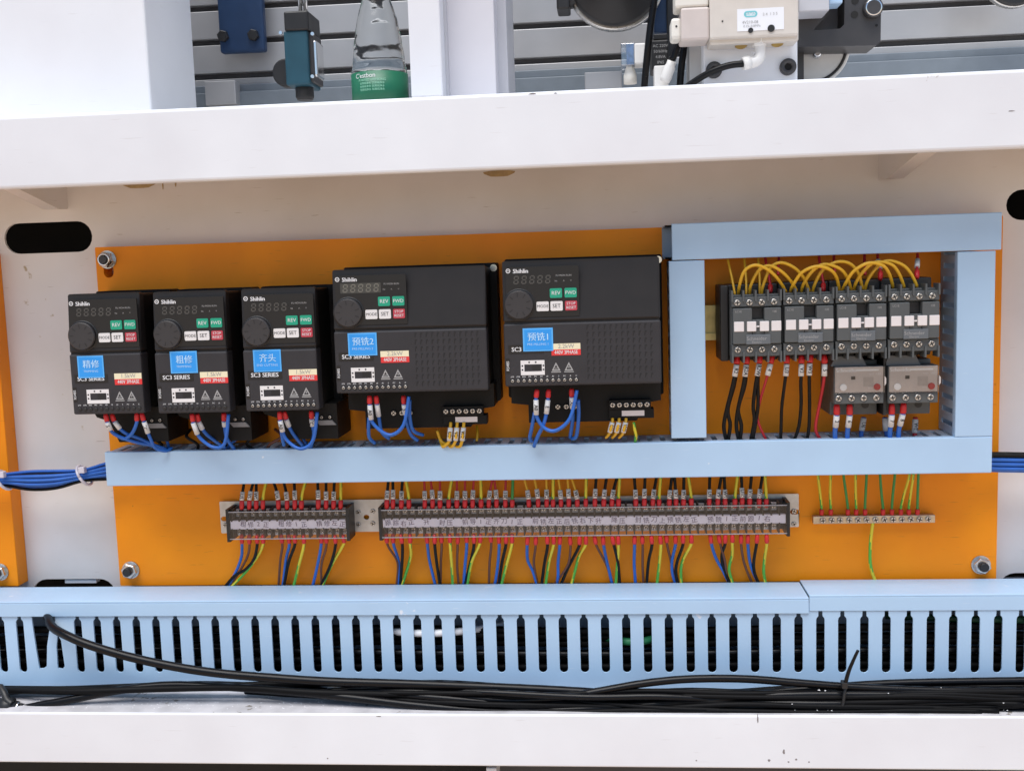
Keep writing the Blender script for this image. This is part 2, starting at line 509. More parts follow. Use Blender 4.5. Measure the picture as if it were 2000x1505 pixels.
# stains that have run under the beam
sb = MB()
for px, py, w_, h_ in ((272, 361, 34, 4.5), (975, 339, 30, 4), (318, 363, 1.2, 5), (343, 359, 1.5, 4)):
    x, z = at(px, py, WALL)
    sb = MB()
    sb.plate([(x + w_ * .5 * math.cos(a) * (1 + .2 * math.sin(3 * a)), z + h_ * math.sin(a) * (.9 + .15 * math.cos(2 * a))) for a in [2 * math.pi * k / 14 for k in range(14)]], WALL - .5, WALL + .4)
    sb.build('stain', m_stain, fr)
m_chipped = mat('chipped_paint', (.22, .2, .2), .7, var=.1)
for px, py, w_, h_ in ((1531, 1467, 1.0, 2.4), (1502, 1484, 1.2, 1.2), (1555, 1482, 1, .9), (1540, 1487, .9, .7), (1580, 1487, .8, .7), (1480, 1402, .6, 4.5), (1360, 1484, .7, .7), (740, 1398, 2.4, .5), (1975, 217, 2.6, .5), (1040, 183, 3, .6), (1085, 182, 1.2, .5), (640, 1480, .7, .7)):
    x, z = at(px, py, BEAM)
    MB().plate([(x + w_ * math.cos(a) * (1 + .3 * math.sin(3 * a + px)), z + h_ * math.sin(a)) for a in [2 * math.pi * k / 9 for k in range(9)]], BEAM - .4, BEAM + .08).build('paint_chip', m_chipped, fr)
# upright column, left
cx1 = xat(288, 100, 60)
MB().box(-1000, cx1, -58, 60, TABLE, TABLE + 420, 2).build('column', m_white, fr)
# post in the middle: square tube and recessed faces, their shade put in as grey
MB().pbox(793, -300, 856, 190, 0, 60, 1.5).build('post', m_white, fr)
pb = MB().pbox(850, -300, 868, 190, -20, 38)
pb.build('post_return', m_greyface, fr)
MB().pbox(866, -300, 962, 190, -60, 30, 1).build('post_flange', mat('pale_shade_grey', (.62, .62, .67), .4, var=.03, vscale=20), fr)
MB().pbox(958, -300, 986, 190, -80, 5, .8).build('post_flange', m_greyface, fr)
# white strips stand in for light inside the lower holes; leg below the tray
for px in (158, 1990):
    MB().pbox(px - 32, 1131, px + 30, 1139, WALL - 12, WALL - 2, 1).build('hole_light_strip', m_white, fr)
MB().pbox(964, 1499, 984, 2300, 70, 100, 1).build('leg', m_white, fr)
MB().pbox(984, 1499, 2600, 2300, 20, 40).build('lower_door', mat('dark_grey_door', (.05, .05, .055), .5, var=.08, vscale=20), fr)
MB().box(-1000, 1000, -30, -20, -1000, TRAY - 3.5).build('under_tray_shade', m_dark, fr)  # dark sheet coloured as the shade under the tray
# slatted backdrop behind the table
SL = -190
ys = [-125, -58, 13, 80, 147]
for k in range(4):
    z1 = zat(470, ys[k] + 6, SL); z0 = zat(470, ys[k + 1] - 6, SL)
    MB().box(-1000, 1000, SL - 12, SL, z0, z1, .8).build('slat', m_slat, fr)
MB().box(-1000, 1000, SL - 14, SL - 9, zat(470, 215, SL), zat(470, -125, SL)).build('groove_back', m_groove, fr)
MB().box(-1000, 1000, SL - 12, SL, zat(470, 166, SL), zat(470, 153, SL), .8).build('slat', m_slat, fr)
lz = zat(470, 167, SL)
MB().box(-1000, 1000, SL - 12, SL + 8, lz - 9, lz, 1).build('ledge', m_ledge, fr)
MB().box(-1000, 1000, SL - 12, SL + 16, lz - 30, lz - 9.5, 1).build('ledge', m_ledge, fr)
MB().box(-1000, 1000, SL - 40, SL - 15, TABLE, TABLE + 700).build('unseen_shade_back', m_slat, fr)  # unseen backing, made tall to shade the table from behind
MB().pbox(400, 158, 460, 205, SL + 12, SL + 30, 1).build('rail_end', m_slat, fr)

# ---------------------------------------------------------------- mounting panels
def hex_bolt(parent, px, py, bright=False):
    x, z = at(px, py, 4)
    c = W(x, 0, z)
    b = MB()
    b.cyl(c, FRONT, 9.2, 1.4, 20)
    o = b.build('washer', m_steel, parent)
    b = MB()
    b.rev(c + FRONT * .0014, FRONT, [(8.2, 0), (8.2, 5.5), (7.2, 6.4)], 6, smooth=False)
    nut = b.build('nut', m_steel, parent)
    b = MB()
    b.rev(c + FRONT * .0076, FRONT, [(4.6, 0), (4.6, 3.6), (3.8, 4.4)], 14)
    if bright: b.rev(c + FRONT * .0086, FRONT, [(6.4, 0), (6.4, 1.4), (5.0, 1.8), (4.6, 1.2)], 20, 1)
    b.build('stud', [m_black if not bright else m_bracket, m_chrome], nut)
mp = thing('control_board', 'wide orange steel mounting panel carrying the drives and terminals', 'control board', W(-70, 0, -324))
kh = at(212, 528, 0)
hole = oval(kh[0], kh[1] + 1, 10.5, 17, 6)
MB().plate(rrect(-513.5, 376, -323.5, 29.2, 1.2, 2), -20, 0, [hole]).build('plate', m_orange, mp)
hex_bolt(mp, 207, 507, True); hex_bolt(mp, 253, 1114); hex_bolt(mp, 1918, 1104)
mp2 = thing('control_board', 'second orange mounting panel cut off by the left edge', 'control board', W(-700, 0, -324))
ex = xat(15, 900, 0)
MB().box(-900, ex, -20, 0, -323.5, zat(0, 494, 0), .8).build('plate', m_orange, mp2)
hex_bolt(mp2, -3, 1118)

# ---------------------------------------------------------------- wiring ducts
DD = 54
def duct(label, x0, x1, z0, z1, horiz=True, d0=0, lid_ext=(0, 0), end_open=None):
    t = thing('wiring_duct', label, 'wiring duct', W((x0 + x1) / 2, d0, z0), 'blue grey wiring ducts on the panel')
    body = MB()
    a, b = (x0, x1) if horiz else (z0, z1)
    c, e = (z0, z1) if horiz else (x0, x1)
    def bx(a0, a1, c0, c1, q0, q1):
        if horiz: body.box(a0, a1, q0, q1, c0, c1)
        else: body.box(c0, c1, q0, q1, a0, a1)
    bx(a, b, c + 1.5, e - 1.5, d0 + .3, d0 + 2)
    pitch = 12.2
    n = int((b - a) / pitch)
    for c0, c1 in ((c + 1.2, c + 2.8), (e - 2.8, e - 1.2)):
        bx(a, b, c0, c1, d0 + 2, d0 + 10)
        for k in range(n + 1):
            s0 = a + k * pitch
            bx(s0, min(s0 + 7.2, b), c0, c1, d0 + 10, d0 + DD - 2)
        bx(a, b, c0, c1, d0 + DD - 9, d0 + DD - 2)
    body.build('slotted_body', m_duct_in, t)
    lid = MB()
    la, lb = a - lid_ext[0], b + lid_ext[1]
    if horiz:
        lid.box(la, lb, d0 + DD - 2, d0 + DD, c, e, 1.1)
        lid.box(la, lb, d0 + DD - 8, d0 + DD - 2, c, c + 1); lid.box(la, lb, d0 + DD - 8, d0 + DD - 2, e - 1, e)
    else:
        lid.box(c, e, d0 + DD - 2, d0 + DD, la, lb, .7)
        lid.box(c, c + 1, d0 + DD - 8, d0 + DD - 2, la, lb); lid.box(e - 1, e, d0 + DD - 8, d0 + DD - 2, la, lb)
    lid.build('lid', m_duct, t)
    return t
duct('long horizontal wiring duct with plain lid crossing below the drives', -493.5, 351.3, -206, -172.2)
td = duct('top wiring duct running above the row of contactors', 57, 356, -2.6, 30.6, True, .5, (-6, 0))
duct('narrow upright wiring duct between large drive and contactors', 60, 92.5, -168.6, -3.4, False)
duct('upright wiring duct with slotted side at the far right of contactors', 318, 351.2, -172, -3.4, False)
# dark core of wires in the top duct's open end
# ---------------------------------------------------------------- slotted trunking along the bottom
TB, TF = 9, 56
TT = zat(1000, 1140, TB)                        # lid top
TL = zat(1000, 1200, TF + 2)                    # lid lip
TBOT = TRAY + .5
tr = thing('cable_trunking', 'light blue slotted cable trunking running the full width below panel', 'cable trunking', W(-100, 30, TBOT))
pitch = (xat(1993, 1260, TF) - xat(42, 1260, TF)) / 48.0
sl_w, s1, s0 = 8.0, zat(1000, 1204, TF), zat(1000, 1313, TF)
slots = []
x = xat(42, 1260, TF) - 3 * pitch
hole_x = xat(97, 1260, TF)
while x < 470:
    if abs(x - hole_x) > pitch * .9:
        o = oval(x, (s1 + s0) / 2, sl_w, s1 - s0, 6)
        # narrow throat running up under the lid
        k = 3
        o = o[:k] + [(x + 2.0, s1 - .2), (x + 1.7, s1 + 8), (x - 1.7, s1 + 8), (x - 2.0, s1 - .2)] + o[k + 1:]
        slots.append(o)
    x += pitch
hx = xat(84, 1260, TF)
zz = lambda py: zat(84, py, TF)
xx = lambda px: xat(px, 1260, TF)
slots.append([(xx(73), zz(1305)), (xx(80), zz(1305)), (xx(88), zz(1300)), (xx(92), zz(1260)), (xx(99), zz(1230)), (xx(112), zz(1212)), (xx(112), zz(1197)), (xx(66), zz(1197)), (xx(67), zz(1225)), (xx(70), zz(1270))])
slots.append([(xx(109), zz(1304)), (xx(118), zz(1306)), (xx(123), zz(1300)), (xx(120), zz(1250)), (xx(114), zz(1238)), (xx(110), zz(1262))])
MB().plate([(-900, TBOT), (470, TBOT), (470, TT - 6), (-900, TT - 6)], TF - 2, TF, slots).build('slotted_wall', m_duct, tr)
MB().box(-900, 470, TB, TB + 2, TBOT, TT - 4).box(-900, 470, TB + 2, TF - 2, TBOT, TBOT + 1.5).build('trough', m_duct_in, tr)
seam = xat(1580, 1185, TF + 2)
def lid(x0, x1, dz, name='lid', df=0):
    b = MB()
    b.box(x0, x1, TB - 1, TF + 2 + df, TT - 2 + dz, TT + dz, .6)
    b.box(x0, x1, TF + .2, TF + 2 + df, TL + dz, TT - 2 + dz, .5)
    return b.build(name, m_duct, tr)
lid(-900, seam, 0)
lid(seam + .6, 470, zat(1800, 1167, TF) - zat(1800, 1172, TF) - .4, 'lid', -1)
# cables packed inside the trunking
for i in range(15):
    z = TBOT + 4 + (i % 8) * 7.6
    d = (41, 29)[i // 8]
    y0 = random.uniform(-2, 2)
    pts = [W(-890 + k * 226, d + random.uniform(-4, 4), z + random.uniform(-3, 3)) for k in range(7)]
    c = 'K'
    mm = m_cable_dull if i % 4 else m_cable
    lab = 'black cable lying inside the slotted trunking, seen in glimpses through its slots'
    grp = 'black cables inside the trunking'
    if i == 12: mm = m_white; pts = [W(xat(700 + 58 * k, 1235, 50), (30, 42, 50, 50, 42, 30)[k], zat(870, 1238, 50) + .6 * k) for k in range(6)]; lab = 'white cable inside the trunking behind the middle slots'; grp = None
    if i == 13: mm = mat('mid_green_sheath', (.01, .15, .06), .5, var=.1); pts = [W(xat(1165 + 30 * k, 1255, 50), (30, 40, 49, 49, 40, 30)[k], zat(1240, 1255, 50) + .5 * k) for k in range(6)]; lab = 'green cable inside the trunking right of the middle'; grp = None
    if i == 14: mm = mat('dark_green_sheath', (.008, .06, .025), .5, var=.1); pts = [W(xat(1740 + 60 * k, 1214, 46), (26, 32, 38, 42, 44, 46)[k], zat(1900, 1214, 46) + .4 * k) for k in range(6)]; lab = 'dark green cable inside the trunking near its right end'; grp = None
    o = MB().tube(pts, 3.6, 10, sub=6).build('cable', mm)
    flat_thing(o, lab, 'cable', grp)

# ---------------------------------------------------------------- inverter drives
SCREW_S = screw_mesh('small_screw', 1.5, 1.0)
SCREW_M = screw_mesh('terminal_screw', 2.5, 1.2)
SCREW_C = screw_mesh('contactor_screw', 3.0, 1.4)
SCREW_G = screw_mesh('ground_screw', 2.9, 1.8)
DF = 85                                          # drive front
def digit_segments(mb, x, z, w_, h_, d, slant=.12):
    t = 1.0
    segs = [(0, h_ - t / 2, w_, h_ - t / 2), (0, h_ / 2, w_, h_ / 2), (0, t / 2, w_, t / 2), (t / 2, 0, t / 2, h_ / 2), (w_ - t / 2, 0, w_ - t / 2, h_ / 2), (t / 2, h_ / 2, t / 2, h_), (w_ - t / 2, h_ / 2, w_ - t / 2, h_)]
    for i, (x0, z0, x1, z1) in enumerate(segs):
        if z0 == z1:
            pts = [(x0 + .9, z0 - t / 2), (x1 - .9, z0 - t / 2), (x1 - .9, z0 + t / 2), (x0 + .9, z0 + t / 2)]
        else:
            pts = [(x0 - t / 2, z0 + .7), (x0 + t / 2, z0 + .7), (x0 + t / 2, z1 - .7), (x0 - t / 2, z1 - .7)]
        b = len(mb.v)
        mb.add([W(x + p[0] + slant * p[1], d, z + p[1]) for p in pts], [(0, 1, 2, 3)])
def drive(label, x0, z0, w_, rating, sticker, name_cn, name_en, seg_mat, screws_bright=True, wires=None):
    big = w_ > 100
    t = thing('inverter_drive', label, 'inverter drive', W(x0 + w_ / 2, 0, z0 - 114), 'black inverter drives on the orange panel')
    X = lambda u: x0 + u
    Z = lambda v: z0 - v
    # body behind the covers
    b = MB()
    b.box(X(1.5), X(w_ - 1.5), 22, DF - 14, Z(112), Z(1.5), 2)
    b.build('body', m_drive_base, t)
    b = MB()
    if big:
        b.plate([(X(2), Z(112)), (X(2), Z(134)), (X(18), Z(136)), (X(18), Z(153)), (X(w_ - 22), Z(153)), (X(w_ - 12), Z(136)), (X(w_ + 1), Z(134)), (X(w_ + 1), Z(112))], 4, 50)
        b.plate(rrect(X(-3), X(w_ + 5), Z(132), Z(-2), 2), 0.4, 22)
    else:
        b.plate([(X(3), Z(112)), (X(8), Z(121)), (X(20), Z(125)), (X(29), Z(146)), (X(w_ + 9), Z(146)), (X(w_ + 9), Z(112))], 4, 56)
        b.plate(rrect(X(1), X(w_ + 7), Z(126), Z(-1), 2), 0.4, 24)
    b.build('base', m_drive_base, t)
    # upper cover with a sloped top edge
    def cover(v0, v1, name, m, slope, d1=DF, r=2.0):
        bm = MB()
        bm.box(X(0), X(w_), DF - 16, d1, Z(v1), Z(v0), r)
        if slope:
            zt, zb = Z(v0), Z(v0 + 7)
            for v in bm.v:
                if v.z > EYE + zt * MM - .0045: v.y = max(v.y, -(d1 - 6) * MM) 
        return bm.build(name, m, t)
    cover(0, 55.4, 'upper_cover', m_drive, True)
    cover(56.6, 114, 'lower_cover', m_drive_lo, False, DF + .8, 1.6)
    b = MB(); b.box(X(.8), X(w_ - .8), DF - 14, DF - 2, Z(57), Z(55)); b.build('joint', m_black, t)
    # keypad
    kp = MB().plate(rrect(X(3.5), X(69.5), Z(51), Z(5.5), 1), DF - 1, DF + .35).build('keypad', m_keypad, t)
    lg = MB()
    cz = Z(8.8)
    ring = [(X(5.8) + 2.1 * math.cos(a), cz + 2.1 * math.sin(a)) for a in [2 * math.pi * k / 16 for k in range(16)]]
    inner = [(X(5.8) + 1.35 * math.cos(a), cz + 1.35 * math.sin(a)) for a in [2 * math.pi * k / 16 for k in range(16)]]
    lg.plate(ring, DF + .3, DF + .5, [inner])
    lg.plate([(X(5.0), cz - .3), (X(6.6), cz - .3), (X(6.6), cz + .3), (X(5.0), cz + .3)], DF + .3, DF + .5)
    lg.build('logo', m_print_w, kp)
    lettering('Shihlin', 4.4, X(17.2), DF + .6, Z(9.4), m_print_w, kp, bold=.18)
    ds = MB()
    for k in range(5): digit_segments(ds, X(10.2 + k * 7.2), Z(21), 4.6, 7.6, DF + .62)
    dp = MB().plate(rrect(X(8.2), X(46), Z(21.8), Z(12.6), .5), DF + .2, DF + .5).build('display', m_keypad if seg_mat is m_seg else mat('paler_display', (.055, .054, .048), .35, var=.05), t)
    ds.build('segments', seg_mat, dp)
    ind = MB()
    text_into(ind, 'FU MON RUN', 2.3, X(56), DF + .6, Z(14.2)); text_into(ind, 'Hz', 2.0, X(49), DF + .6, Z(19)); text_into(ind, 'A', 2.0, X(56), DF + .6, Z(19)); text_into(ind, 'V', 2.0, X(62.5), DF + .6, Z(19))
    ind.build('lettering', m_print_grey, kp)
    # knob
    kc = W(X(15), DF, Z(39.4))
    MB().rev(kc, FRONT, [(14.6, 0), (14.6, .5), (13.4, .5)], 36).build('knob_collar', m_black, t)
    kn = MB().rev(kc + FRONT * .0002, FRONT, [(13.0, 0), (13.0, 3.4), (12.2, 4.2)], 36).build('knob', m_knob, t)
    kt = MB()
    for k in range(9):
        a = 2 * math.pi * k / 9 + .3
        ca, sa = math.cos(a), math.sin(a)
        q = [(7.2, -.4), (11, -.4), (11, .4), (7.2, .4)]
        kt.add([W(X(15) + p[0] * ca - p[1] * sa, DF + 4.5, Z(39.4) + p[0] * sa + p[1] * ca) for p in q], [(0, 1, 2, 3)])
    kt.build('tick_mark', m_black, kn)
    # keys
    for u0, u1, v0, v1, m, tx, tm, sz in ((43.1, 54.2, 25.6, 34.2, m_green_key, 'REV', m_print_w, 3.9), (56.4, 67.4, 25.6, 34.2, m_green_key, 'FWD', m_print_w, 3.6),
                                          (30.8, 41.9, 37.2, 45.8, m_white_key, 'MODE', m_print_k, 3.0), (43.4, 54.5, 37.2, 45.8, m_white_key, 'SET', m_print_k, 3.9),
                                          (56.6, 67.5, 37.2, 45.8, m_red_key, 'STOP', m_print_w, 3.3)):
        k = MB().plate(rrect(X(u0), X(u1), Z(v1), Z(v0), 1.1), DF, DF + 1.3).build('key', m, t)
        if tx == 'STOP':
            l = MB(); text_into(l, 'STOP', 3.4, X((u0 + u1) / 2), DF + 1.45, Z(39.6)); text_into(l, 'RESET', 3.4, X((u0 + u1) / 2), DF + 1.45, Z(43.3))
            l.build('lettering', m_print_w, k)
        else: lettering(tx, sz, X((u0 + u1) / 2), DF + 1.45, Z((v0 + v1) / 2), tm, k)
    # lower cover print
    D2 = DF + .8
    sp = MB().plate(rrect(X(3.8), X(36.5), Z(84), Z(76), .5), D2 - .5, D2 + .25).build('series_plate', m_keypad, t)
    lettering('SC3 SERIES', 4.6, X(20), D2 + .4, Z(80.2), m_print_w, sp, bold=.15)
    rl = MB().plate([(X(43), Z(81)), (X(69.5), Z(81)), (X(69.5), Z(75.6)), (X(43), Z(75.6))], D2 - .5, D2 + .3).build('rating_label', m_cream, t)
    lettering(rating, 4.4, X(56.5), D2 + .45, Z(78.2), m_print_grey, rl)
    rr_ = MB().plate([(X(43.2), Z(86.4)), (X(69.7), Z(86.4)), (X(69.7), Z(81)), (X(43.2), Z(81))], D2 - .5, D2 + .3).build('voltage_label', m_redlab, t)
    lettering('440V 3PHASE', 4.0, X(56.5), D2 + .45, Z(83.7), m_print_w, rr_, sx=.76, bold=.05)
    su, sv, sw, sh, stl = sticker
    st = MB().plate([(X(su), Z(sv + sh)), (X(su + sw), Z(sv + sh)), (X(su + sw), Z(sv)), (X(su), Z(sv))], D2 - .3, D2 + .55).build('name_sticker', m_blue_rim, t, 'blue sticker reading %s' % name_cn)
    MB().plate([(X(su + 1.4), Z(sv + sh - 1.4)), (X(su + sw - 1.4), Z(sv + sh - 1.4)), (X(su + sw - 1.4), Z(sv + 1.4)), (X(su + 1.4), Z(sv + 1.4))], D2 + .3, D2 + .7).build('sticker_field', m_blue_lab, st)
    lettering(name_cn, 8.2, X(su + sw / 2 + .6), D2 + .85, Z(sv + sh * .40), m_print_pale, st, bold=.12)
    lettering(name_en, 2.5, X(su + sw / 2), D2 + .85, Z(sv + sh * .70), m_print_pale, st)
    # connector opening with its white frame
    cp = MB().plate([(X(14.7), Z(103.7)), (X(36.5), Z(103.7)), (X(36.5), Z(90.3)), (X(14.7), Z(90.3))], D2 - 2, D2 + .3,
                    [[(X(18), Z(100.4)), (X(34), Z(100.4)), (X(34), Z(93.9)), (X(18), Z(93.9))]]).build('switch_plate', m_white_key, t)
    MB().box(X(17.6), X(34.4), D2 - 1.9, D2 - .6, Z(100.8), Z(93.5)).box(X(25), X(32.5), D2 - .6, D2 + .1, Z(99.2), Z(95)).build('connector', m_black, cp)
    mk = MB()
    for u, v in ((22.5, 92), (28.5, 92), (16.2, 95.2), (16.2, 98.8), (35.4, 95.2), (35.4, 98.8)): mk.plate(oval(X(u), Z(v), 1.7, 1.7, 4), D2 + .2, D2 + .42)
    mk.build('marking', m_print_k, cp)
    # warning triangles
    for u in (42.9, 54.6):
        w3 = MB()
        o = [(X(u), Z(100.4)), (X(u + 8), Z(100.4)), (X(u + 4), Z(92.6))]
        i_ = [(X(u + 1.7), Z(99.3)), (X(u + 6.3), Z(99.3)), (X(u + 4), Z(94.8))]
        w3.plate(o, D2 - .2, D2 + .25, [i_])
        if u < 50:
            for q in range(3): w3.plate([(X(u + 2.7 + q), Z(99)), (X(u + 3.1 + q), Z(99)), (X(u + 3.5 + q * .9), Z(97.3)), (X(u + 3.1 + q * .9), Z(97.3))], D2 - .2, D2 + .25)
        else:
            w3.plate([(X(u + 4.3), Z(95.6)), (X(u + 3.1), Z(97.5)), (X(u + 4.0), Z(97.4)), (X(u + 3.6), Z(99)), (X(u + 5.0), Z(96.9)), (X(u + 4.2), Z(97))][::-1], D2 - .2, D2 + .25)
        w3.plate([(X(u - .4), Z(101.9)), (X(u + 8.4), Z(101.9)), (X(u + 8.4), Z(101.1)), (X(u - .4), Z(101.1))], D2 - .2, D2 + .25)
        w3.build('warning_triangle', m_print_grey, t)
    vs_ = MB().plate([(X(1.2), Z(102)), (X(4.8), Z(102)), (X(4.8), Z(88)), (X(1.2), Z(88))], D2 - .3, D2 + .2).build('port_plate', m_keypad, t)
    lettering('RS485', 2.9, X(3.1), D2 + .35, Z(95), m_print_w, vs_, (0, 1))
    tl = MB()
    for k, s_ in enumerate(('STF', 'STR', 'RES', 'M0', 'M1', 'SD', '10', 'AI', '5', 'PC', 'A', 'C')): text_into(tl, s_, 2.0, X(6.8 + k * 5.3), D2 + .3, Z(105.2))
    tl.build('lettering', m_print_w, t)
    for k in range(12):
        MB_hole = put('terminal_hole', HOLE, t, W(X(6.8 + k * 5.3), D2, Z(108.8)))
        put_screw(SCREW_S if screws_bright else SCREW_DULL, X(6.8 + k * 5.3), D2 + .2, Z(108.8), t)
    if big:
        # dimpled grille on the right
        for r_ in range(8):
            for c_ in range(12):
                put('dimple', DIMPLE, t, W(X(76.5 + c_ * 5.2), D2, Z(61.5 + r_ * 6.4)))
        tb_ = MB().box(X(94), X(133), 48, 58, Z(141), Z(132), .6).build('power_terminals', m_drive_base, t)
        for k in range(6): put_screw(SCREW_M, X(97.5 + k * 6.4), 58.2, Z(136.6), tb_)
        MB().plate([(X(106), Z(147.5)), (X(127), Z(147.5)), (X(127), Z(142.5)), (X(106), Z(142.5))], 55, 56).build('terminal_tag', m_tag, t)
        MB().box(X(94), X(136), 40, 55, Z(150), Z(141.2), .5).build('terminal_tray', m_drive_base, t)
        for k in range(3): put_screw(SCREW_M, X(46 + k * 8), 52, Z(138), t)
        MB().cyl(W(X(w_ + 2), 22, Z(3)), FRONT, 3.4, 2, 14).build('mounting_screw', m_chrome, t)
    else:
        MB().plate([(X(w_ - 8), Z(132.5)), (X(w_ + 8), Z(132.5)), (X(w_ + 4), Z(128)), (X(w_ - 12), Z(128))], 52, 58).build('terminal_tag', m_tag_grey, t)
        for k in range(3): put_screw(SCREW_S, X(w_ - 14 + k * 8), 57, Z(125), t)
    return t
hm = MB(); hm.cyl(Vector((0, -.0002, 0)), FRONT, 2.0, .25, 10)
HOLE = hm.mesh('terminal_hole', m_black, Vector((0, 0, 0)))
SCREW_DULL = screw_mesh('dull_screw', 1.4, .8, m_bracket)
dm = MB()
dm.add([(-.0008, -.0003, .0021), (.0009, -.0003, .0021), (.0009, -.0003, .0013), (-.0002, -.0003, .0011), (-.0005, -.0003, -.002), (-.0012, -.0003, -.002)], [(0, 5, 4, 3, 2, 1)][::1])
DIMPLE = dm.mesh('dimple', mat('dimple_shade', (.010, .010, .011), .6, var=.1), Vector((0, 0, 0)))
drive('small drive with sticker 精修, first from the left end', -505.3, -16, 70, '1.5kW', (8, 58.2, 25.5, 21, 0), '精修', 'TRIMMING', m_seg, False)
drive('small drive with sticker 粗修, between the other two small drives', -422, -16.6, 70, '1.5kW', (15.3, 55.6, 26, 20.6, 0), '粗修', 'TRIMMING', m_seg, False)
drive('small drive with sticker 齐头, right beside the wide drives', -336.8, -16.3, 70, '1.5kW', (10, 56.5, 26.4, 20.6, 0), '齐头', 'END CUTTING', m_seg)
drive('wide drive with sticker 预铣2 and a pale display', -249.6, -1.4, 142, '2.2kW', (13.2, 58.2, 27, 21, 0), '预铣2', 'PRE-MILLING 2', m_seg_lit)
drive('wide drive with sticker 预铣1, beside the upright duct', -92, 1.4, 142, '2.2kW', (17.5, 61, 27.4, 21, 0), '预铣1', 'PRE-MILLING 1', m_seg, True)

# ---------------------------------------------------------------- wires
def wire(path, colour, label, cat='wire', group=None, r=1.35, ferrule=None, marker=None, text=None, fr_r=2.3, mk_r=2.25):
    """path: world points. ferrule / marker: (start, end) lengths in mm measured from the first point of the path"""
    o = thing('wire', label, cat, path[0], group)
    pts = catmull(path, 5)
    def along(s):
        s *= MM
        for a, b in zip(pts, pts[1:]):
            l = (b - a).length
            if s <= l: return a + (b - a) * (s / max(l, 1e-9)), (b - a).normalized()
            s -= l
        return pts[-1].copy(), (pts[-1] - pts[-2]).normalized()
    mb = MB()
    if colour == 'S': mb.tube(pts, r, 8, True, 1).build('insulation', [m_gy_g, m_gy_y], o)
    else: mb.tube(pts, r, 8, sub=1).build('insulation', WIRE[colour][1], o)
    if ferrule:
        p, d = along(ferrule[0]); q, _ = along(ferrule[1])
        if ferrule[0] == 0: p = p - d * .0008
        L = (q - p).length / MM
        MB().rev(p, q - p, [(fr_r * .75, 0), (fr_r, L * .3), (fr_r * 1.02, L * .85), (fr_r * .8, L)], 10).build('ferrule', m_ferrule, o)
    if marker:
        p, d = along(marker[0]); q, _ = along(marker[1])
        L = (q - p).length / MM
        mk = MB().rev(p, q - p, [(mk_r, 0), (mk_r, L)], 12).build('marker_sleeve', m_sleeve, o)
        if text:
            c = (p + q) / 2
            dv = (p - q) if (p - q).z < 0 else (q - p)
            dv = Vector((dv.x, 0, dv.z))
            lettering(text, 4.2, c.x / MM, -c.y / MM + mk_r + .25, (c.z - EYE) / MM, m_print_k, mk, (dv.x, dv.z), sx=.9, bold=.12)
    return o
ORD = ['first', 'second', 'third', 'fourth', 'fifth', 'sixth', 'seventh', 'eighth', 'ninth', 'tenth', 'eleventh', 'twelfth', '13th', '14th', '15th', '16th', '17th', '18th', '19th', '20th', '21st', '22nd', '23rd', '24th', '25th', '26th', '27th', '28th', '29th', '30th', '31st', '32nd', '33rd', '34th', '35th', '36th', '37th', '38th', '39th', '40th', '41st', '42nd', '43rd', '44th', '45th', '46th', '47th', '48th']
CN = {'K': 'black', 'B': 'blue', 'R': 'red', 'Y': 'yellow', 'N': 'brown', 'G': 'green', 'S': 'green and yellow striped'}
# terminal block positions
TZ1, TZ0 = -236.8, -269.0
short_px = 'short terminal block'; long_px = 'long terminal block'
cA = lambda z, o=410, s=5.714: o + z / s
top_short = [(355, 385, 'K', 'U5'), (438, 490, 'K', 'V5'), (517, 517, 'K', 'W5'), (590, 630, 'S', None), (765, 705, 'K', 'U4'), (862, 820, 'K', 'V4'), (948, 940, 'K', 'W4'), (1020, 1070, 'S', None), (1210, 1200, 'K', 'U3'), (1297, 1295, 'K', 'V3'), (1380, 1390, 'K', 'W3'), (1460, 1460, 'S', None)]
top_short = [(cA(a), cA(b), c, t) for a, b, c, t in top_short]
tB = [(203, 222, 'K', 'U8'), (272, 270, 'K', 'V8'), (365, 378, 'K', 'W8'), (450, 412, 'S', None), (627, 620, 'R', '101'), (715, 690, 'R', '102'), (797, 795, 'R', '0V'), (893, 930, 'S', None), (985, 985, 'R', '103'), (1075, 1075, 'R', '104'), (1160, 1175, 'R', '105'), (1255, 1250, 'S', None), (1340, 1385, 'R', '106'), (1428, 1400, 'R', '107'), (1525, 1530, 'R', '108'), (1603, 1610, 'G', None)]
tC = [(140, 80, 'Y', 'U2'), (250, 200, 'Y', 'V2'), (350, 345, 'Y', 'W2'), (425, 425, 'S', None), (520, 485, 'Y', 'U1'), (612, 595, 'Y', 'V1'), (715, 640, 'Y', 'W1'), (812, 818, 'S', None), (920, 937, 'K', 'U4'), (1025, 1060, 'K', 'V4'), (1120, 1185, 'K', 'W4'), (1200, 1215, 'S', None), (1405, 1385, 'K', 'U6'), (1505, 1515, 'K', 'V6'), (1605, 1655, 'K', 'W6'), (1680, 1700, 'S', None), (1800, 1835, 'K', 'U7'), (1882, 1860, 'K', 'V7'), (1970, 1975, 'K', 'W7')]
tD = [(440, 400, 'S', None), (657, 665, 'K', 'U9'), (760, 810, 'K', 'V9'), (852, 840, 'K', 'W9'), (970, 1005, 'S', None), (1060, 1050, 'K', 'U10'), (1150, 1175, 'K', 'V10'), (1265, 1310, 'K', 'W10'), (1355, 1335, 'S', None)]
top_long = [(720 + a / 5.714, 720 + b / 5.714, c, t) for a, b, c, t in tB] + [(1010 + a / 6.06, 1010 + b / 6.06, c, t) for a, b, c, t in tC] + [(1280 + a / 6.25, 1280 + b / 6.25, c, t) for a, b, c, t in tD]
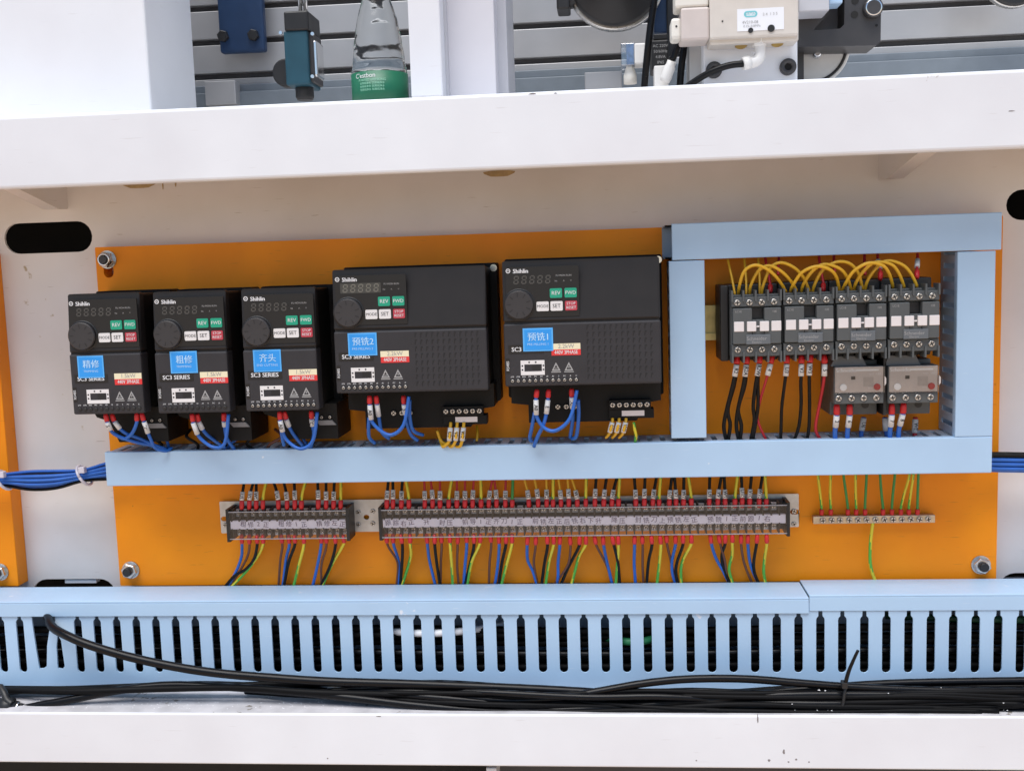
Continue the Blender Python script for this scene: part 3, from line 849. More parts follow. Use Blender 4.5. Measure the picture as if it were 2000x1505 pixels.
def top_wires(lst, where, grp):
    for i, (px, p0, c, tx) in enumerate(lst):
        yb = 991.5 - (px - 450) * .003
        ytop = 941 - (px - 450) * .012
        jy = random.uniform(-2.5, 2.5)
        m = (px * .75 + p0 * .25)
        path = [P(px, yb + 1.5, 27), P(px, yb - 10, 26), P(m, yb - 29, 25), P(p0, ytop - 2, 22), P(p0 + (p0 - px) * .3, ytop - 16, 24)]
        rr = 1.5 if c in 'K' else (1.15 if c in 'RY' else 1.5)
        lab = '%s wire%s entering the top of %s, %s from left' % (CN[c], ' marked ' + tx if tx else '', where, ORD[i])
        wire(path, c, lab, group=grp, r=rr, ferrule=(0, 8.6 + jy * .2), marker=(8.8 + jy * .2, 17.8 + jy * .4) if tx else None, text=tx, fr_r=2.35 + random.uniform(-.15, .15))
top_wires(top_short, 'the short terminal block', 'wires entering the short terminal block from above')
top_wires(top_long, 'the long terminal block', 'wires entering the long terminal block from above')
def zA(l): return [(410 + x / 5.714, 920 + y / 5.714) for x, y in l]
def zB(l): return [(720 + x / 5.714, 920 + y / 5.714) for x, y in l]
def zC(l): return [(1010 + x / 6.06, 920 + y / 6.06) for x, y in l]
def zD(l): return [(1280 + x / 6.25, 920 + y / 6.25) for x, y in l]
bot_short = [('B', zA([(355, 730), (358, 820), (352, 950), (300, 1100), (215, 1265)])), ('N', zA([(438, 730), (440, 860), (410, 970), (340, 1100), (235, 1265)])), ('K', zA([(525, 730), (525, 840), (490, 980), (400, 1090), (270, 1170), (185, 1265)])),
             ('S', zA([(590, 730), (595, 810), (530, 950), (400, 1120), (262, 1265)])), ('N', zA([(795, 730), (808, 840), (785, 1000), (765, 1265)])), ('B', zA([(880, 730), (885, 830), (850, 980), (815, 1265)])),
             ('K', zA([(945, 730), (948, 820), (880, 1010), (828, 1265)])), ('S', zA([(1045, 730), (1048, 830), (995, 1040), (938, 1265)])), ('B', zA([(1245, 730), (1238, 850), (1200, 1050), (1150, 1265)])),
             ('N', zA([(1297, 730), (1297, 850), (1245, 1040), (1242, 1265)])), ('K', zA([(1395, 730), (1402, 830), (1350, 1030), (1245, 1265)])), ('S', zA([(1490, 730), (1497, 800), (1400, 970), (1330, 1100), (1260, 1265)]))]
bot_long = [('N', zB([(195, 720), (215, 830), (310, 980), (328, 1080), (312, 1265)])), ('B', zB([(270, 720), (280, 820), (325, 960), (342, 1060), (338, 1265)])), ('K', zB([(358, 720), (378, 850), (370, 1050), (352, 1265)])), ('S', zB([(462, 720), (465, 830), (470, 940), (425, 1110), (372, 1265)])),
            ('B', zB([(645, 720), (658, 830), (680, 1000), (742, 1265)])), ('K', zB([(735, 720), (740, 850), (762, 1040), (795, 1265)])), ('N', zB([(810, 720), (815, 850), (806, 1000), (803, 1265)])), ('S', zB([(905, 720), (912, 850), (928, 1060), (938, 1265)])),
            ('N', zB([(995, 720), (992, 850), (987, 1050), (1003, 1265)])), ('B', zB([(1090, 720), (1094, 850), (1075, 1060), (1060, 1265)])), ('K', zB([(1175, 720), (1175, 830), (1145, 980), (1078, 1265)])), ('S', zB([(1250, 720), (1240, 810), (1150, 1010), (1100, 1265)])),
            ('N', zB([(1358, 720), (1368, 830), (1350, 1010), (1342, 1265)])), ('B', zB([(1450, 720), (1457, 840), (1440, 1060), (1410, 1265)])), ('K', zB([(1535, 720), (1530, 830), (1490, 1010), (1450, 1265)])), ('S', zB([(1600, 720), (1598, 820), (1540, 1040), (1482, 1265)])),
            ('B', zC([(125, 780), (118, 900), (125, 1050), (185, 1180), (232, 1335)])), ('N', zC([(222, 780), (218, 900), (198, 1050), (210, 1180), (242, 1335)])), ('K', zC([(355, 780), (358, 900), (325, 1080), (290, 1335)])), ('S', zC([(432, 780), (432, 870), (380, 1060), (338, 1335)])),
            ('B', zC([(508, 780), (503, 900), (485, 1080), (485, 1230), (470, 1335)])), ('N', zC([(625, 780), (632, 900), (610, 1080), (530, 1220), (440, 1335)])), ('K', zC([(740, 780), (735, 880), (660, 1030), (590, 1170), (522, 1335)])), ('S', zC([(815, 780), (815, 860), (735, 1000), (690, 1160), (645, 1335)])),
            ('N', zC([(915, 780), (940, 880), (1030, 1050), (1085, 1180), (1120, 1335)])), ('B', zC([(1015, 780), (1025, 880), (1058, 1050), (1092, 1190), (1125, 1335)])), ('K', zC([(1125, 780), (1148, 880), (1192, 1070), (1215, 1335)])), ('S', zC([(1195, 780), (1200, 880), (1190, 1060), (1168, 1335)])),
            ('B', zC([(1390, 780), (1390, 900), (1386, 1100), (1402, 1335)])), ('N', zC([(1480, 780), (1487, 900), (1485, 1100), (1497, 1335)])), ('K', zC([(1588, 780), (1595, 880), (1555, 1070), (1532, 1335)])), ('S', zC([(1692, 780), (1702, 880), (1685, 1080), (1655, 1335)])),
            ('N', zD([(132, 790), (145, 900), (180, 1050), (215, 1200), (262, 1370)])), ('B', zD([(245, 790), (245, 900), (205, 1080), (205, 1220), (242, 1370)])), ('K', zD([(338, 790), (335, 900), (270, 1090), (250, 1220), (275, 1370)])), ('S', zD([(440, 790), (437, 890), (345, 1060), (312, 1200), (318, 1370)])),
            ('B', zD([(670, 790), (685, 890), (740, 1060), (830, 1220), (905, 1370)])), ('N', zD([(770, 790), (795, 890), (845, 1080), (865, 1220), (895, 1370)])), ('K', zD([(855, 790), (850, 890), (812, 1020), (830, 1180), (910, 1370)])), ('S', zD([(940, 790), (940, 890), (938, 1020), (900, 1190), (945, 1370)])),
            ('N', zD([(1045, 790), (1046, 890), (1075, 1080), (1120, 1220), (1185, 1370)])), ('B', zD([(1130, 790), (1130, 890), (1150, 1080), (1190, 1220), (1262, 1370)])), ('K', zD([(1245, 790), (1235, 890), (1202, 1090), (1208, 1230), (1262, 1370)])), ('S', zD([(1358, 790), (1360, 890), (1335, 1060), (1322, 1220), (1345, 1370)]))]
def bottom_wires(lst, where, grp):
    for i, (c, pp) in enumerate(lst):
        n = len(pp)
        ds = [27, 24] + [15 - 10 * k / max(n - 3, 1) for k in range(n - 2)]
        pp2 = [(pp[0][0], pp[0][1] - 2)] + pp[1:]
        path = [P(x, y, d + (1.5 if c in 'KS' else 0)) for (x, y), d in zip(pp2, ds)]
        e = path[-1] + (path[-1] - path[-2]).normalized() * .02
        e.y = -.005
        path.append(e)
        lab = '%s wire leaving the bottom of %s, %s from left' % (CN[c], where, ORD[i])
        wire(path, c, lab, group=grp, r=1.55 if c in 'KBS' else 1.25, ferrule=(0, 8.6 + random.uniform(-.8, .8)), fr_r=2.2)
bottom_wires(bot_short, 'the short terminal block', 'wires leaving the short terminal block below')
bottom_wires(bot_long, 'the long terminal block', 'wires leaving the long terminal block below')

# ---------------------------------------------------------------- terminal blocks on their rails
rail = thing('din_rail', 'pale zinc rail with punched holes behind both terminal blocks', 'mounting rail', W(-100, 0, -250))
rx0, rx1 = xat(431, 1015, 5), xat(1560, 1010, 5)
hs = []
for px in (440, 716, 1552):
    xz = at(px, 1010, 5)
    hs.append(oval(xz[0], (TZ0 + TZ1) / 2 + 1, 9 if px != 716 else 6, 5, 5))
MB().plate(rrect(rx0, rx1, TZ0 + 2, TZ1 + 3, 1, 2), 4, 5.5, hs).box(rx0, rx1, .2, 4, TZ0 + 7, TZ0 + 9).box(rx0, rx1, .2, 4, TZ1 - 6, TZ1 - 4).build('rail', m_alu, rail)
for px, py in ((700, 1000), (700, 1024), (728, 998), (728, 1022), (440, 1025), (1551, 998), (1551, 1023)):
    x, z = at(px, py, 6)
    put_screw(SCREW_M, x, 5.6, z, rail)
BARRIER = MB().box(-.8, .8, -8, 8, -1000 - 5, -1000 + 5).mesh('terminal_barrier', m_contact, Vector((0, 0, 0)))
m_clamp = mat('dull_nickel', (.86, .86, .86), .38, .1, var=.15, vscale=400)
CLAMP = MB().box(-2.9, 2.9, -1, 1, -1000 - 3.9, -1000 + 3.9, .4).mesh('clamp_plate', m_clamp, Vector((0, 0, 0)))
m_cover_glint = mat('cover_glint', (.34, .34, .37), .2, var=.25, vscale=90)
def terminal_block(label, x0, x1, pitch_, n, words):
    t = thing('terminal_block', label, 'terminal block', W((x0 + x1) / 2, 5, TZ0))
    z1, z0 = TZ1, TZ0
    b = MB()
    b.box(x0, x1, 6, 14, z0 + 2, z1 - 1, .8)
    b.box(x0, x1, 14, 24, (z0 + z1) / 2 - 4.2, (z0 + z1) / 2 + 4.2, .5)
    b.build('body', m_black, t)
    br = MB()
    for k in range(n + 1):
        xk = x0 + 2.5 + k * pitch_
        br.box(xk - .6, xk + .6, 14, 26, z0 + 1, z1 - 1)
        zm = (z0 + z1) / 2
        br.box(xk - .7, xk + .7, 26, 29.2, zm + 3.5, zm + 5.2); br.box(xk - .7, xk + .7, 26, 29.2, zm - 5.4, zm - 3.8)
    br.build('barriers', mat('barrier_plastic', (.014, .015, .018), .4, var=.05), t)['kind'] = 'stuff'
    for xk in (x0 - 1.3, x1 + 1.3):
        e = MB()
        e.plate([(xk - 1.6, z0 - 1), (xk + 1.6, z0 - 1), (xk + 1.6, z1), (xk - 1.6, z1)], 5.6, 30)
        e.build('end_plate', m_black, t)
    for k in range(n):
        xk = x0 + 2.5 + (k + .5) * pitch_
        for zk in (z1 - 6.2, z0 + 6.6):
            put('clamp_plate', CLAMP, t, W(xk, 16.5, zk)); put_screw(SCREW_M, xk, 17.6, zk, t)
    cv = MB()
    zc = (z0 + z1) / 2
    prof = [(24, z1 + .2), (30, z1 - 2.5), (30, z0 + 2.0), (24, z0 - .6)]
    inner = [(d - .8, z) for d, z in prof]
    vs = [W(xq, d, z) for xq in (x0, x1) for d, z in prof]
    cv.add(vs, [(i, i + 1, 4 + i + 1, 4 + i) for i in range(3)])
    cvo = cv.build('clear_cover', m_clear, t)
    for zr in (z1 - 2.5, z0 + 2.0): MB().box(x0, x1, 29.7, 30.4, zr - .45, zr + .45).build('cover_glint', m_cover_glint, cvo)  # pale strips put in as the glint along the cover's folds
    st = MB().box(x0 + 1, x1 - 1, 24.2, 28.6, zc - 4.4, zc + 4.2).build('paper_strip', m_paper, t)
    l = MB()
    for k, ch in words:
        xk = x0 + 2.5 + (k + .5) * pitch_
        text_into(l, ch, 6.3, xk, 28.75, zc + random.uniform(-.7, .7), (1, random.uniform(-.2, .2)))
    l.build('handwriting', m_print_ink, st)
ws = list(enumerate([None, '粗', '修', '2', '正', None, '粗', '修', '1', '正', None, '精', '修', '左', '正']))
terminal_block('short terminal block with clear cover and handwritten strip, left of rail', xat(447, 1018, 30), xat(676, 1018, 30), 7.8, 15, [(k, c) for k, c in ws if c])
seq = '跟踪右正 开 封压 前导1正齐刀1正 前铣左正后铣右下升 降压 封铣刀上预铣左正 预铣1正前跟1右  '
terminal_block('long terminal block with clear cover and handwritten strip, right of rail', xat(745, 1016, 30), xat(1537, 1010, 30), 7.72, 50, [(k, c) for k, c in enumerate(seq[:50]) if c != ' '])

# ---------------------------------------------------------------- earth bar
gx0, gx1 = xat(1588, 1014, 10), xat(1826, 1012, 10)
gz = zat(1705, 1014, 10)
gb = thing('earth_bar', 'small plated earth bar with row of screws on orange panel', 'earth bar', W((gx0 + gx1) / 2, 0, gz))
MB().box(gx0, gx1, 3, 11, gz - 3.6, gz + 4, .6).box(gx0 + 4, gx0 + 10, .2, 3, gz - 3, gz + 3).box(gx1 - 10, gx1 - 4, .2, 3, gz - 3, gz + 3).build('bar', mat('plated_brass', (.56, .48, .36), .35, .8, var=.2, vscale=120), gb)
for k, zx in enumerate((255, 332, 403, 485, 560, 635, 712, 790, 865, 942, 1020, 1095, 1170)):
    put_screw(SCREW_G, xat(1550 + zx / 4.444, 1014, 12), 11.1, gz, gb)
for i, (fx, sx_, c) in enumerate(((242, 212, 'S'), (322, 320, 'S'), (470, 435, 'G'), (543, 537, 'S'), (620, 633, 'G'), (775, 752, 'G'), (853, 878, 'G'), (932, 1003, 'S'), (1000, 1038, 'S'), (1075, 1083, 'G'))):
    px, p0 = 1550 + fx / 4.444, 1550 + sx_ / 4.444
    path = [P(px, 1006, 9), P(px, 990, 9.5), P((px + p0) / 2 + random.uniform(-1, 1), 962, 13), P(p0, 930, 20), P(p0, 915, 24)]
    wire(path, c, '%s wire rising from the earth bar, %s from left' % (CN[c], ORD[i]), group='wires rising from the earth bar', r=1.3, ferrule=(.3, 6.5), fr_r=2.2)
zE = lambda l: [(1550 + x / 4.444, 900 + y / 4.444) for x, y in l]
wire([P(x, y, d) for (x, y), d in zip(zE([(690, 520), (685, 560), (668, 700), (664, 860), (680, 960), (712, 1045), (730, 1090)]), (8, 10, 12, 12, 10, 7, 5))], 'S', 'green and yellow wire dropping from the earth bar to the trunking', r=1.6)

# ---------------------------------------------------------------- contactors
CF = 75
dr = thing('din_rail', 'yellow zinc rail showing left of the contactors', 'mounting rail', W(150, 0, -64))
rz1, rz0 = zat(1390, 596, 8), zat(1390, 664, 8)
MB().box(92, 316, .3, 2, rz0 + 6, rz1 - 6).box(92, 316, 2, 9, rz0 + 5, rz0 + 6.5).box(92, 316, 2, 9, rz1 - 6.5, rz1 - 5).box(92, 316, 7.6, 9, rz0, rz0 + 5).box(92, 316, 7.6, 9, rz1 - 5, rz1).build('rail', m_zinc, dr)
def contactor(label, x0, z0, words):
    t = thing('contactor', label, 'contactor', W(x0 + 22, 0, z0 - 57), 'row of grey contactors')
    X = lambda u: x0 + u
    Z = lambda v: z0 - v
    MB().box(X(-.3), X(45.3), 9, 46, Z(62), Z(-9), 1.5).build('base', m_black, t)
    b = MB()
    b.box(X(.2), X(44.8), 46, 64, Z(57), Z(0), 1)
    b.box(X(.2), X(44.8), 64, CF - 3, Z(11), Z(2), .8)
    b.box(X(.2), X(44.8), 64, CF - 3, Z(56), Z(45), .8)
    b.build('housing', m_contact, t)
    c = MB()
    c.box(X(1), X(18.2), 64, CF, Z(44.5), Z(12), .8); c.box(X(29), X(44), 64, CF, Z(44.5), Z(12), .8); c.box(X(18.4), X(28.8), 64, CF - .6, Z(44.5), Z(22.5), .5)
    c.build('front_cover', m_contact, t)
    MB().box(X(18.6), X(28.6), 60, 67, Z(22), Z(12.5)).build('recess', m_black, t)
    for u in (.8, 10.8, 21.7, 32.6, 44.0):
        for v in (1, 56.5): put('terminal_barrier', BARRIER, t, W(X(u), 66, Z(v)))
    for u in (5.4, 16.2, 27.1, 38.1):
        put_screw(SCREW_C, X(u), CF - 3, Z(7), t); put_screw(SCREW_C, X(u), CF - 3, Z(49.6), t)
    for u0, u1 in ((2, 10.9), (13.4, 21.6), (24.8, 32.9), (35.2, 44.0)):
        MB().box(X(u0), X(u1), CF - 1, CF + (1.8 if 12 < u0 < 30 else .5), Z(33), Z(24), .5).build('marker_tag', m_tag, t)
    MB().box(X(21.8), X(24.6), CF - 1, CF + .5, Z(29.4), Z(28), .2).build('link', m_tag, t)
    MB().plate([(X(21.0), Z(33.2)), (X(21.6), Z(33.2)), (X(21.6), Z(24)), (X(21.0), Z(24))], CF, CF + .6).build('tag_joint', m_black, t)
    n = MB().box(X(12.6), X(34.4), CF - 1, CF + 1, Z(44.8), Z(36), .5).build('nameplate', m_contact_hi, t)
    lettering('Schneider', 3.7, X(22), CF + 1.15, Z(39.6), m_print_grey, n)
    lettering('Electric', 2.4, X(22), CF + 1.15, Z(42.8), m_print_grey, n)
    lettering('LC1E', 2.2, X(6), CF + .15, Z(15), m_print_grey, t)
    lettering(words, 2.2, X(38), CF + .15, Z(15.5), m_print_grey, t)
    return t
cx = [114.3 + 46.1 * k for k in range(4)]
cl = ['grey contactor nearest the left upright duct, black and red wires below', 'grey contactor second in the row, red lead at lower right corner', 'grey contactor directly above the left overload relay', 'grey contactor at the right end, above the right relay']
for k in range(4): contactor(cl[k], cx[k], -35.6 + .4 * k, '12E')
MB_end = MB().box(106.5, 113.8, 9, 55, -97, -27, 1.2).build('end_stop', m_black)
flat_thing(MB_end, 'black end stop clamped to the rail beside the first contactor', 'end stop')

# ---------------------------------------------------------------- overload relays
RF = 66
def relay(label, x0, z0):
    t = thing('overload_relay', label, 'overload relay', W(x0 + 22, 0, z0 - 50), 'overload relays below the contactors')
    X = lambda u: x0 + u
    Z = lambda v: z0 - v
    MB().box(X(0), X(43), .5, 44, Z(47), Z(-4), 1).build('body', m_contact, t)
    MB().box(X(0), X(44.4), 44, RF - 4, Z(34.5), Z(0), 1).build('housing', m_contact, t)
    MB().plate([(X(-2), Z(0)), (X(30), Z(0)), (X(25.5), Z(-9)), (X(2), Z(-9))], 34, 58).build('coupling', m_contact_hi, t)
    f = MB()
    for u in (8, 16, 24): f.box(X(u - 3), X(u + 3), 40, 56, Z(-8.5), Z(-13.5))
    f.build('contact_pins', m_black, t)
    fp = MB().box(X(1), X(43.6), RF - 4, RF - 2.6, Z(23.8), Z(.6), .3).build('face_plate', m_relay, t)
    lettering('Schneider', 4.0, X(11), RF - 2.4, Z(3.6), m_print_w, fp, bold=.2)
    MB().plate([(X(19.5), Z(4.4)), (X(39.5), Z(4.4)), (X(39.5), Z(2.9)), (X(19.5), Z(2.9))], RF - 2.7, RF - 2.4).build('print_bar', m_print_w, fp)
    lettering('TEST', 1.8, X(33), RF - 2.4, Z(7.5), m_print_w, fp); lettering('RESET', 1.8, X(33), RF - 2.4, Z(20), m_print_w, fp)
    lettering('LRE', 2.2, X(39.5), RF - 2.4, Z(7.2), m_print_w, fp)
    MB().box(X(15), X(18.8), RF - 2.7, RF - 2.2, Z(12), Z(9), .1).build('window', m_black, fp)
    MB().box(X(26), X(35), RF - 2.7, RF - 2.4, Z(18.6), Z(10)).build('scale_plate', mat('relay_scale', (.42, .385, .365), .5, var=.1, vscale=200), fp)
    MB().cyl(W(X(8), RF - 2.6, Z(19)), FRONT, 3.2, 1.4, 18, bev=.3).build('dial', mat('white_dial', (.90, .90, .90), .4, var=.02), t)
    MB().cyl(W(X(38), RF - 2.6, Z(19)), FRONT, 3.0, 1.6, 18, bev=.3).build('reset_button', mat('reset_red', (.45, .015, .02), .4, var=.05), t)
    c = MB()
    c.box(X(.4), X(44.4), RF - 2.2, RF, Z(24.4), Z(.2), .6)
    c.build('clear_cover', m_clear_relay, t)
    MB().plate([(X(44.2), Z(9)), (X(45.6), Z(11)), (X(45.6), Z(16)), (X(44.2), Z(18))][::-1], RF - 4, RF).build('cover_latch', m_relay, t)
    MB().box(X(.4), X(44), RF - 6, RF - 2.5, Z(34.2), Z(25), .6).build('terminal_strip', m_contact, t)
    for u in (3.8, 15.4, 26.2, 37.4): put_screw(SCREW_C, X(u), RF - 2.5, Z(29), t)
    for u in (16.5, 30.2):
        MB().cyl(W(X(u + 2), 44, Z(38)), FRONT, 3.4, .6, 14).build('port', m_black, t)
    return t
relay('overload relay on the left, tucked beside the red lead', 207.4, -103.8)
relay('overload relay on the right, beside the slotted upright duct', 255.4, -104.2)
MB_sp = MB().box(252.6, 255, 6, 58, -150, -98).build('spacer', m_black)
flat_thing(MB_sp, 'thin black spacer between the two overload relays', 'spacer')

# ---------------------------------------------------------------- wires round the contactors
z8 = lambda x, y: (1380 + x / 3.858, 480 + y / 3.858)
def arc(pts, d0=60, d1=74):
    n = len(pts); out = []
    for k, (x, y) in enumerate(pts):
        f = math.sin(math.pi * k / (n - 1))
        out.append(P(*z8(x, y), d0 + (d1 - d0) * f))
    return out
arcs = [[(240, 370), (248, 300), (285, 190), (370, 145), (470, 185), (545, 260), (600, 350)], [(325, 370), (332, 300), (390, 190), (470, 150), (560, 190), (630, 260), (680, 340)], [(415, 370), (425, 300), (480, 170), (560, 127), (660, 165), (730, 240), (775, 345)],
        [(632, 350), (650, 300), (720, 200), (830, 155), (930, 180), (980, 240), (1000, 345)], [(715, 350), (730, 290), (790, 200), (880, 140), (1000, 170), (1060, 240), (1090, 340)], [(800, 350), (815, 290), (870, 190), (970, 125), (1070, 130), (1140, 200), (1178, 330)],
        [(1022, 340), (1050, 280), (1110, 190), (1220, 130), (1330, 150), (1380, 220), (1405, 315)], [(1110, 340), (1125, 280), (1180, 195), (1270, 125), (1390, 140), (1450, 210), (1490, 315)], [(1195, 330), (1210, 270), (1260, 190), (1350, 115), (1470, 140), (1540, 210), (1587, 310)]]
names = ['first and second', 'second and third', 'third and fourth']
order = ['front', 'middle', 'rear']
for i, a in enumerate(arcs):
    wire(arc(a, 58, 70 - 5 * (i % 3) + 4), 'Y', 'yellow jumper looping between %s contactors, %s loop of three' % (names[i // 3], ['left', 'middle', 'right'][i % 3]), group='yellow jumpers over the contactors', r=1.5)
for i, (x0, x1) in enumerate(((215, 160), (300, 285), (400, 390))):
    wire([P(*z8(x0, 370), 56), P(*z8((x0 + x1) / 2 + 5, 250), 50), P(*z8(x1, 100), 40), P(*z8(x1, 60), 34)], 'Y', 'thin yellow wire rising behind the first contactor to top duct, %s of three' % ['left', 'middle', 'right'][i], group='yellow wires rising to the top duct', r=1.1)
for i, (x0, y0, x1) in enumerate(((480, 330, 445), (880, 320, 850), (1310, 230, 1290), (1585, 220, 1590), (540, 200, 545), (965, 200, 960), (1195, 200, 1190))):
    s = ['above the first contactor', 'above the second contactor', 'above the fourth contactor, marked sleeve', 'above the right end contactor, long white sleeve', 'behind the first yellow loops', 'behind the middle yellow loops', 'behind the last yellow loops'][i]
    f_ = (0, 7.5) if i < 4 else None
    wire([P(*z8(x0, y0 + 20), 52), P(*z8(x0, y0 - 40), 48), P(*z8(x1, 110), 40), P(*z8(x1, 60), 34)], 'R', 'red wire rising to the top duct %s' % s, group='red wires rising to the top duct', r=1.3, ferrule=f_, marker=(11, 21) if i in (2, 3) else None)
# below the contactors
def below(pts, c, lab, tx, dd=(60, 62, 60, 50, 44, 40), fer=(0, 7.5), mk=(8, 19), r=1.5):
    path = [P(*z8(x, y), dd[min(k, len(dd) - 1)]) for k, (x, y) in enumerate(pts)]
    wire(path, c, lab, group='wires hanging below the contactors', r=r, ferrule=fer, marker=mk, text=tx, fr_r=2.9, mk_r=2.5)
below([(232, 830), (222, 930), (195, 1060), (150, 1240), (130, 1360), (150, 1475)], 'K', 'black wire marked R2, left strand, below the first contactor', 'R2', r=1.8)
below([(238, 840), (226, 940), (205, 1060), (160, 1230), (178, 1350), (160, 1475)], 'K', 'black wire, right strand of the pair below R2 on first contactor', None, mk=None, dd=(57, 59, 57, 50, 44, 40), fer=None, r=1.8)
below([(305, 830), (295, 940), (275, 1060), (235, 1240), (225, 1360), (245, 1475)], 'K', 'black wire marked R2A, left strand, below the first contactor', 'R2A', r=1.8)
below([(311, 840), (300, 940), (285, 1060), (238, 1230), (262, 1350), (250, 1475)], 'K', 'black wire, right strand of the pair below R2A on first contactor', None, mk=None, dd=(57, 59, 57, 50, 44, 40), fer=None, r=1.8)
below([(402, 825), (392, 930), (372, 1030), (352, 1200), (360, 1320), (330, 1475)], 'K', 'black wire marked R2W, left strand, below the first contactor', 'R2W', r=1.7)
below([(407, 835), (394, 930), (386, 1040), (388, 1200), (370, 1330), (345, 1475)], 'K', 'black wire, right strand of the pair below R2W on first contactor', None, mk=None, dd=(57, 59, 57, 50, 44, 40), fer=None, r=1.7)
below([(495, 825), (472, 930), (440, 1040), (400, 1180), (385, 1310), (455, 1475)], 'R', 'thin red wire curving from the last terminal of first contactor', '4', r=1.2)
below([(605, 825), (602, 930), (588, 1040), (568, 1200), (562, 1340), (558, 1475)], 'K', 'black wire marked U3 below the second contactor, leftmost', 'U3', r=1.5)
below([(715, 825), (714, 930), (710, 1040), (712, 1200), (695, 1360), (655, 1475)], 'K', 'black wire marked V3 below the second contactor, middle', 'V3', r=1.6)
below([(785, 820), (774, 920), (774, 1040), (776, 1200), (772, 1360), (755, 1475)], 'K', 'black wire marked W3 below the second contactor, nearest red lead', 'W3', r=1.6)
below([(885, 825), (890, 920), (880, 1040), (850, 1200), (822, 1380), (870, 1475)], 'R', 'long red lead below the second contactor beside the relay', '5', r=1.5)
# below the relays
def rl(pts, c, lab, tx, fer=(0, 9), mk=(9.5, 21), d=(54, 54, 50, 46)):
    wire([P(*z8(x, y), d[min(k, 3)]) for k, (x, y) in enumerate(pts)], c, lab, group='wires below the overload relays', r=2.2, ferrule=fer, marker=mk, text=tx, fr_r=2.9, mk_r=2.7)
rl([(982, 1200), (980, 1290), (968, 1400), (972, 1475)], 'B', 'blue wire marked 2 below the left relay, leftmost', '2')
rl([(1078, 1200), (1078, 1280), (1062, 1400), (1062, 1475)], 'B', 'blue wire marked 6 below the left relay, second', '6')
rl([(1185, 1290), (1175, 1360), (1165, 1420), (1170, 1475)], 'B', 'dark wire with low white sleeve below the left relay', 'U6', None, (1, 13), (30, 30, 32, 34))
rl([(1345, 1290), (1345, 1360), (1358, 1420), (1360, 1475)], 'B', 'short wire with low white sleeve between the two relays', None, None, (1, 13), (30, 30, 32, 34))
rl([(1395, 1195), (1395, 1290), (1382, 1400), (1382, 1475)], 'B', 'blue wire marked 7 below the right relay, leftmost', '7')
rl([(1485, 1190), (1478, 1270), (1450, 1380), (1445, 1475)], 'B', 'thin blue wire marked 8 leaning left below the right relay', '8')
rl([(1575, 1290), (1570, 1350), (1568, 1420), (1570, 1475)], 'R', 'red wire with low white sleeve below the right relay', 'W8', None, (2, 15), (30, 30, 32, 34))

# ---------------------------------------------------------------- wires below the drives
def dw(pts, c, lab, fer=(0, 7), mk=(7.3, 16), tx=None, d=(78, 78, 72, 66, 58, 50), r=1.7):
    wire([P(x, y, d[min(k, 5)]) for k, (x, y) in enumerate(pts)], c, lab, group='wires below the drives', r=r, ferrule=fer, marker=mk, text=tx, fr_r=2.4, mk_r=2.4)
zz5 = lambda l: [(90 + x / 3.509, 480 + y / 3.509) for x, y in l]
dw(zz5([(408, 1155), (425, 1225), (470, 1290), (600, 1340), (720, 1365), (800, 1395)]), 'B', 'blue wire with white sleeve from the first drive, leftmost', tx='5')
dw(zz5([(450, 1155), (475, 1215), (540, 1280), (640, 1320), (740, 1365), (830, 1395)]), 'B', 'blue wire with grey sleeve from the first drive, second', d=(74, 74, 70, 62, 58, 50))
dw(zz5([(622, 1150), (620, 1215), (585, 1290), (530, 1320), (480, 1290)]), 'B', 'short blue loop at the right terminals of the first drive', mk=None)
dw(zz5([(655, 1150), (680, 1230), (715, 1320), (750, 1385), (820, 1405), (860, 1385)]), 'B', 'blue wire with marked sleeve ending right of the first drive', mk=(8, 20), tx='SC', r=1.6)
dw(zz5([(1000, 1155), (1015, 1240), (1060, 1320), (1150, 1380), (1225, 1350), (1250, 1155)]), 'B', 'blue loop hanging below the second drive', d=(78, 78, 74, 74, 76, 80), mk=(8, 20))
dw(zz5([(1035, 1155), (1050, 1215), (1090, 1280), (1150, 1330), (1230, 1385)]), 'B', 'dark blue wire behind the loop of the second drive', d=(74, 72, 66, 56, 50))
dw(zz5([(1218, 1150), (1222, 1220), (1240, 1320), (1290, 1390)]), 'B', 'blue wire with short sleeve at the right of second drive', d=(72, 70, 60, 50), mk=(7.3, 13))
dw(zz5([(1600, 1140), (1612, 1240), (1650, 1330), (1745, 1390), (1830, 1330), (1858, 1140)]), 'B', 'blue loop hanging below the third drive', d=(78, 78, 74, 76, 76, 80), mk=(8, 19), tx='A0')
dw(zz5([(1632, 1140), (1655, 1215), (1695, 1290), (1760, 1370)]), 'B', 'dark blue wire with pale sleeve behind the third loop', d=(74, 70, 60, 50))
dw(zz5([(1818, 1135), (1822, 1210), (1835, 1290), (1810, 1390)]), 'B', 'blue wire with marked sleeve right of the third loop', d=(73, 70, 62, 50), mk=(7.3, 15), tx='SC')
dw(zz5([(1610, 1250), (1620, 1320), (1630, 1365)]), 'B', 'short blue tail below the left sleeve of third drive', fer=None, mk=None, d=(72, 66, 58))
zz6 = lambda l: [(620 + x / 2.857, 480 + y / 2.857) for x, y in l]
dw(zz6([(290, 840), (295, 920), (310, 990), (400, 1055), (480, 1000), (510, 840)]), 'B', 'blue loop hanging below the wide drive marked two', d=(78, 78, 76, 76, 78, 80), mk=(8, 22), tx='A0')
dw(zz6([(288, 960), (285, 1020), (290, 1070), (320, 1100)]), 'B', 'blue wire dropping from left sleeve of wide drive two', fer=None, mk=None, d=(76, 72, 62, 54))
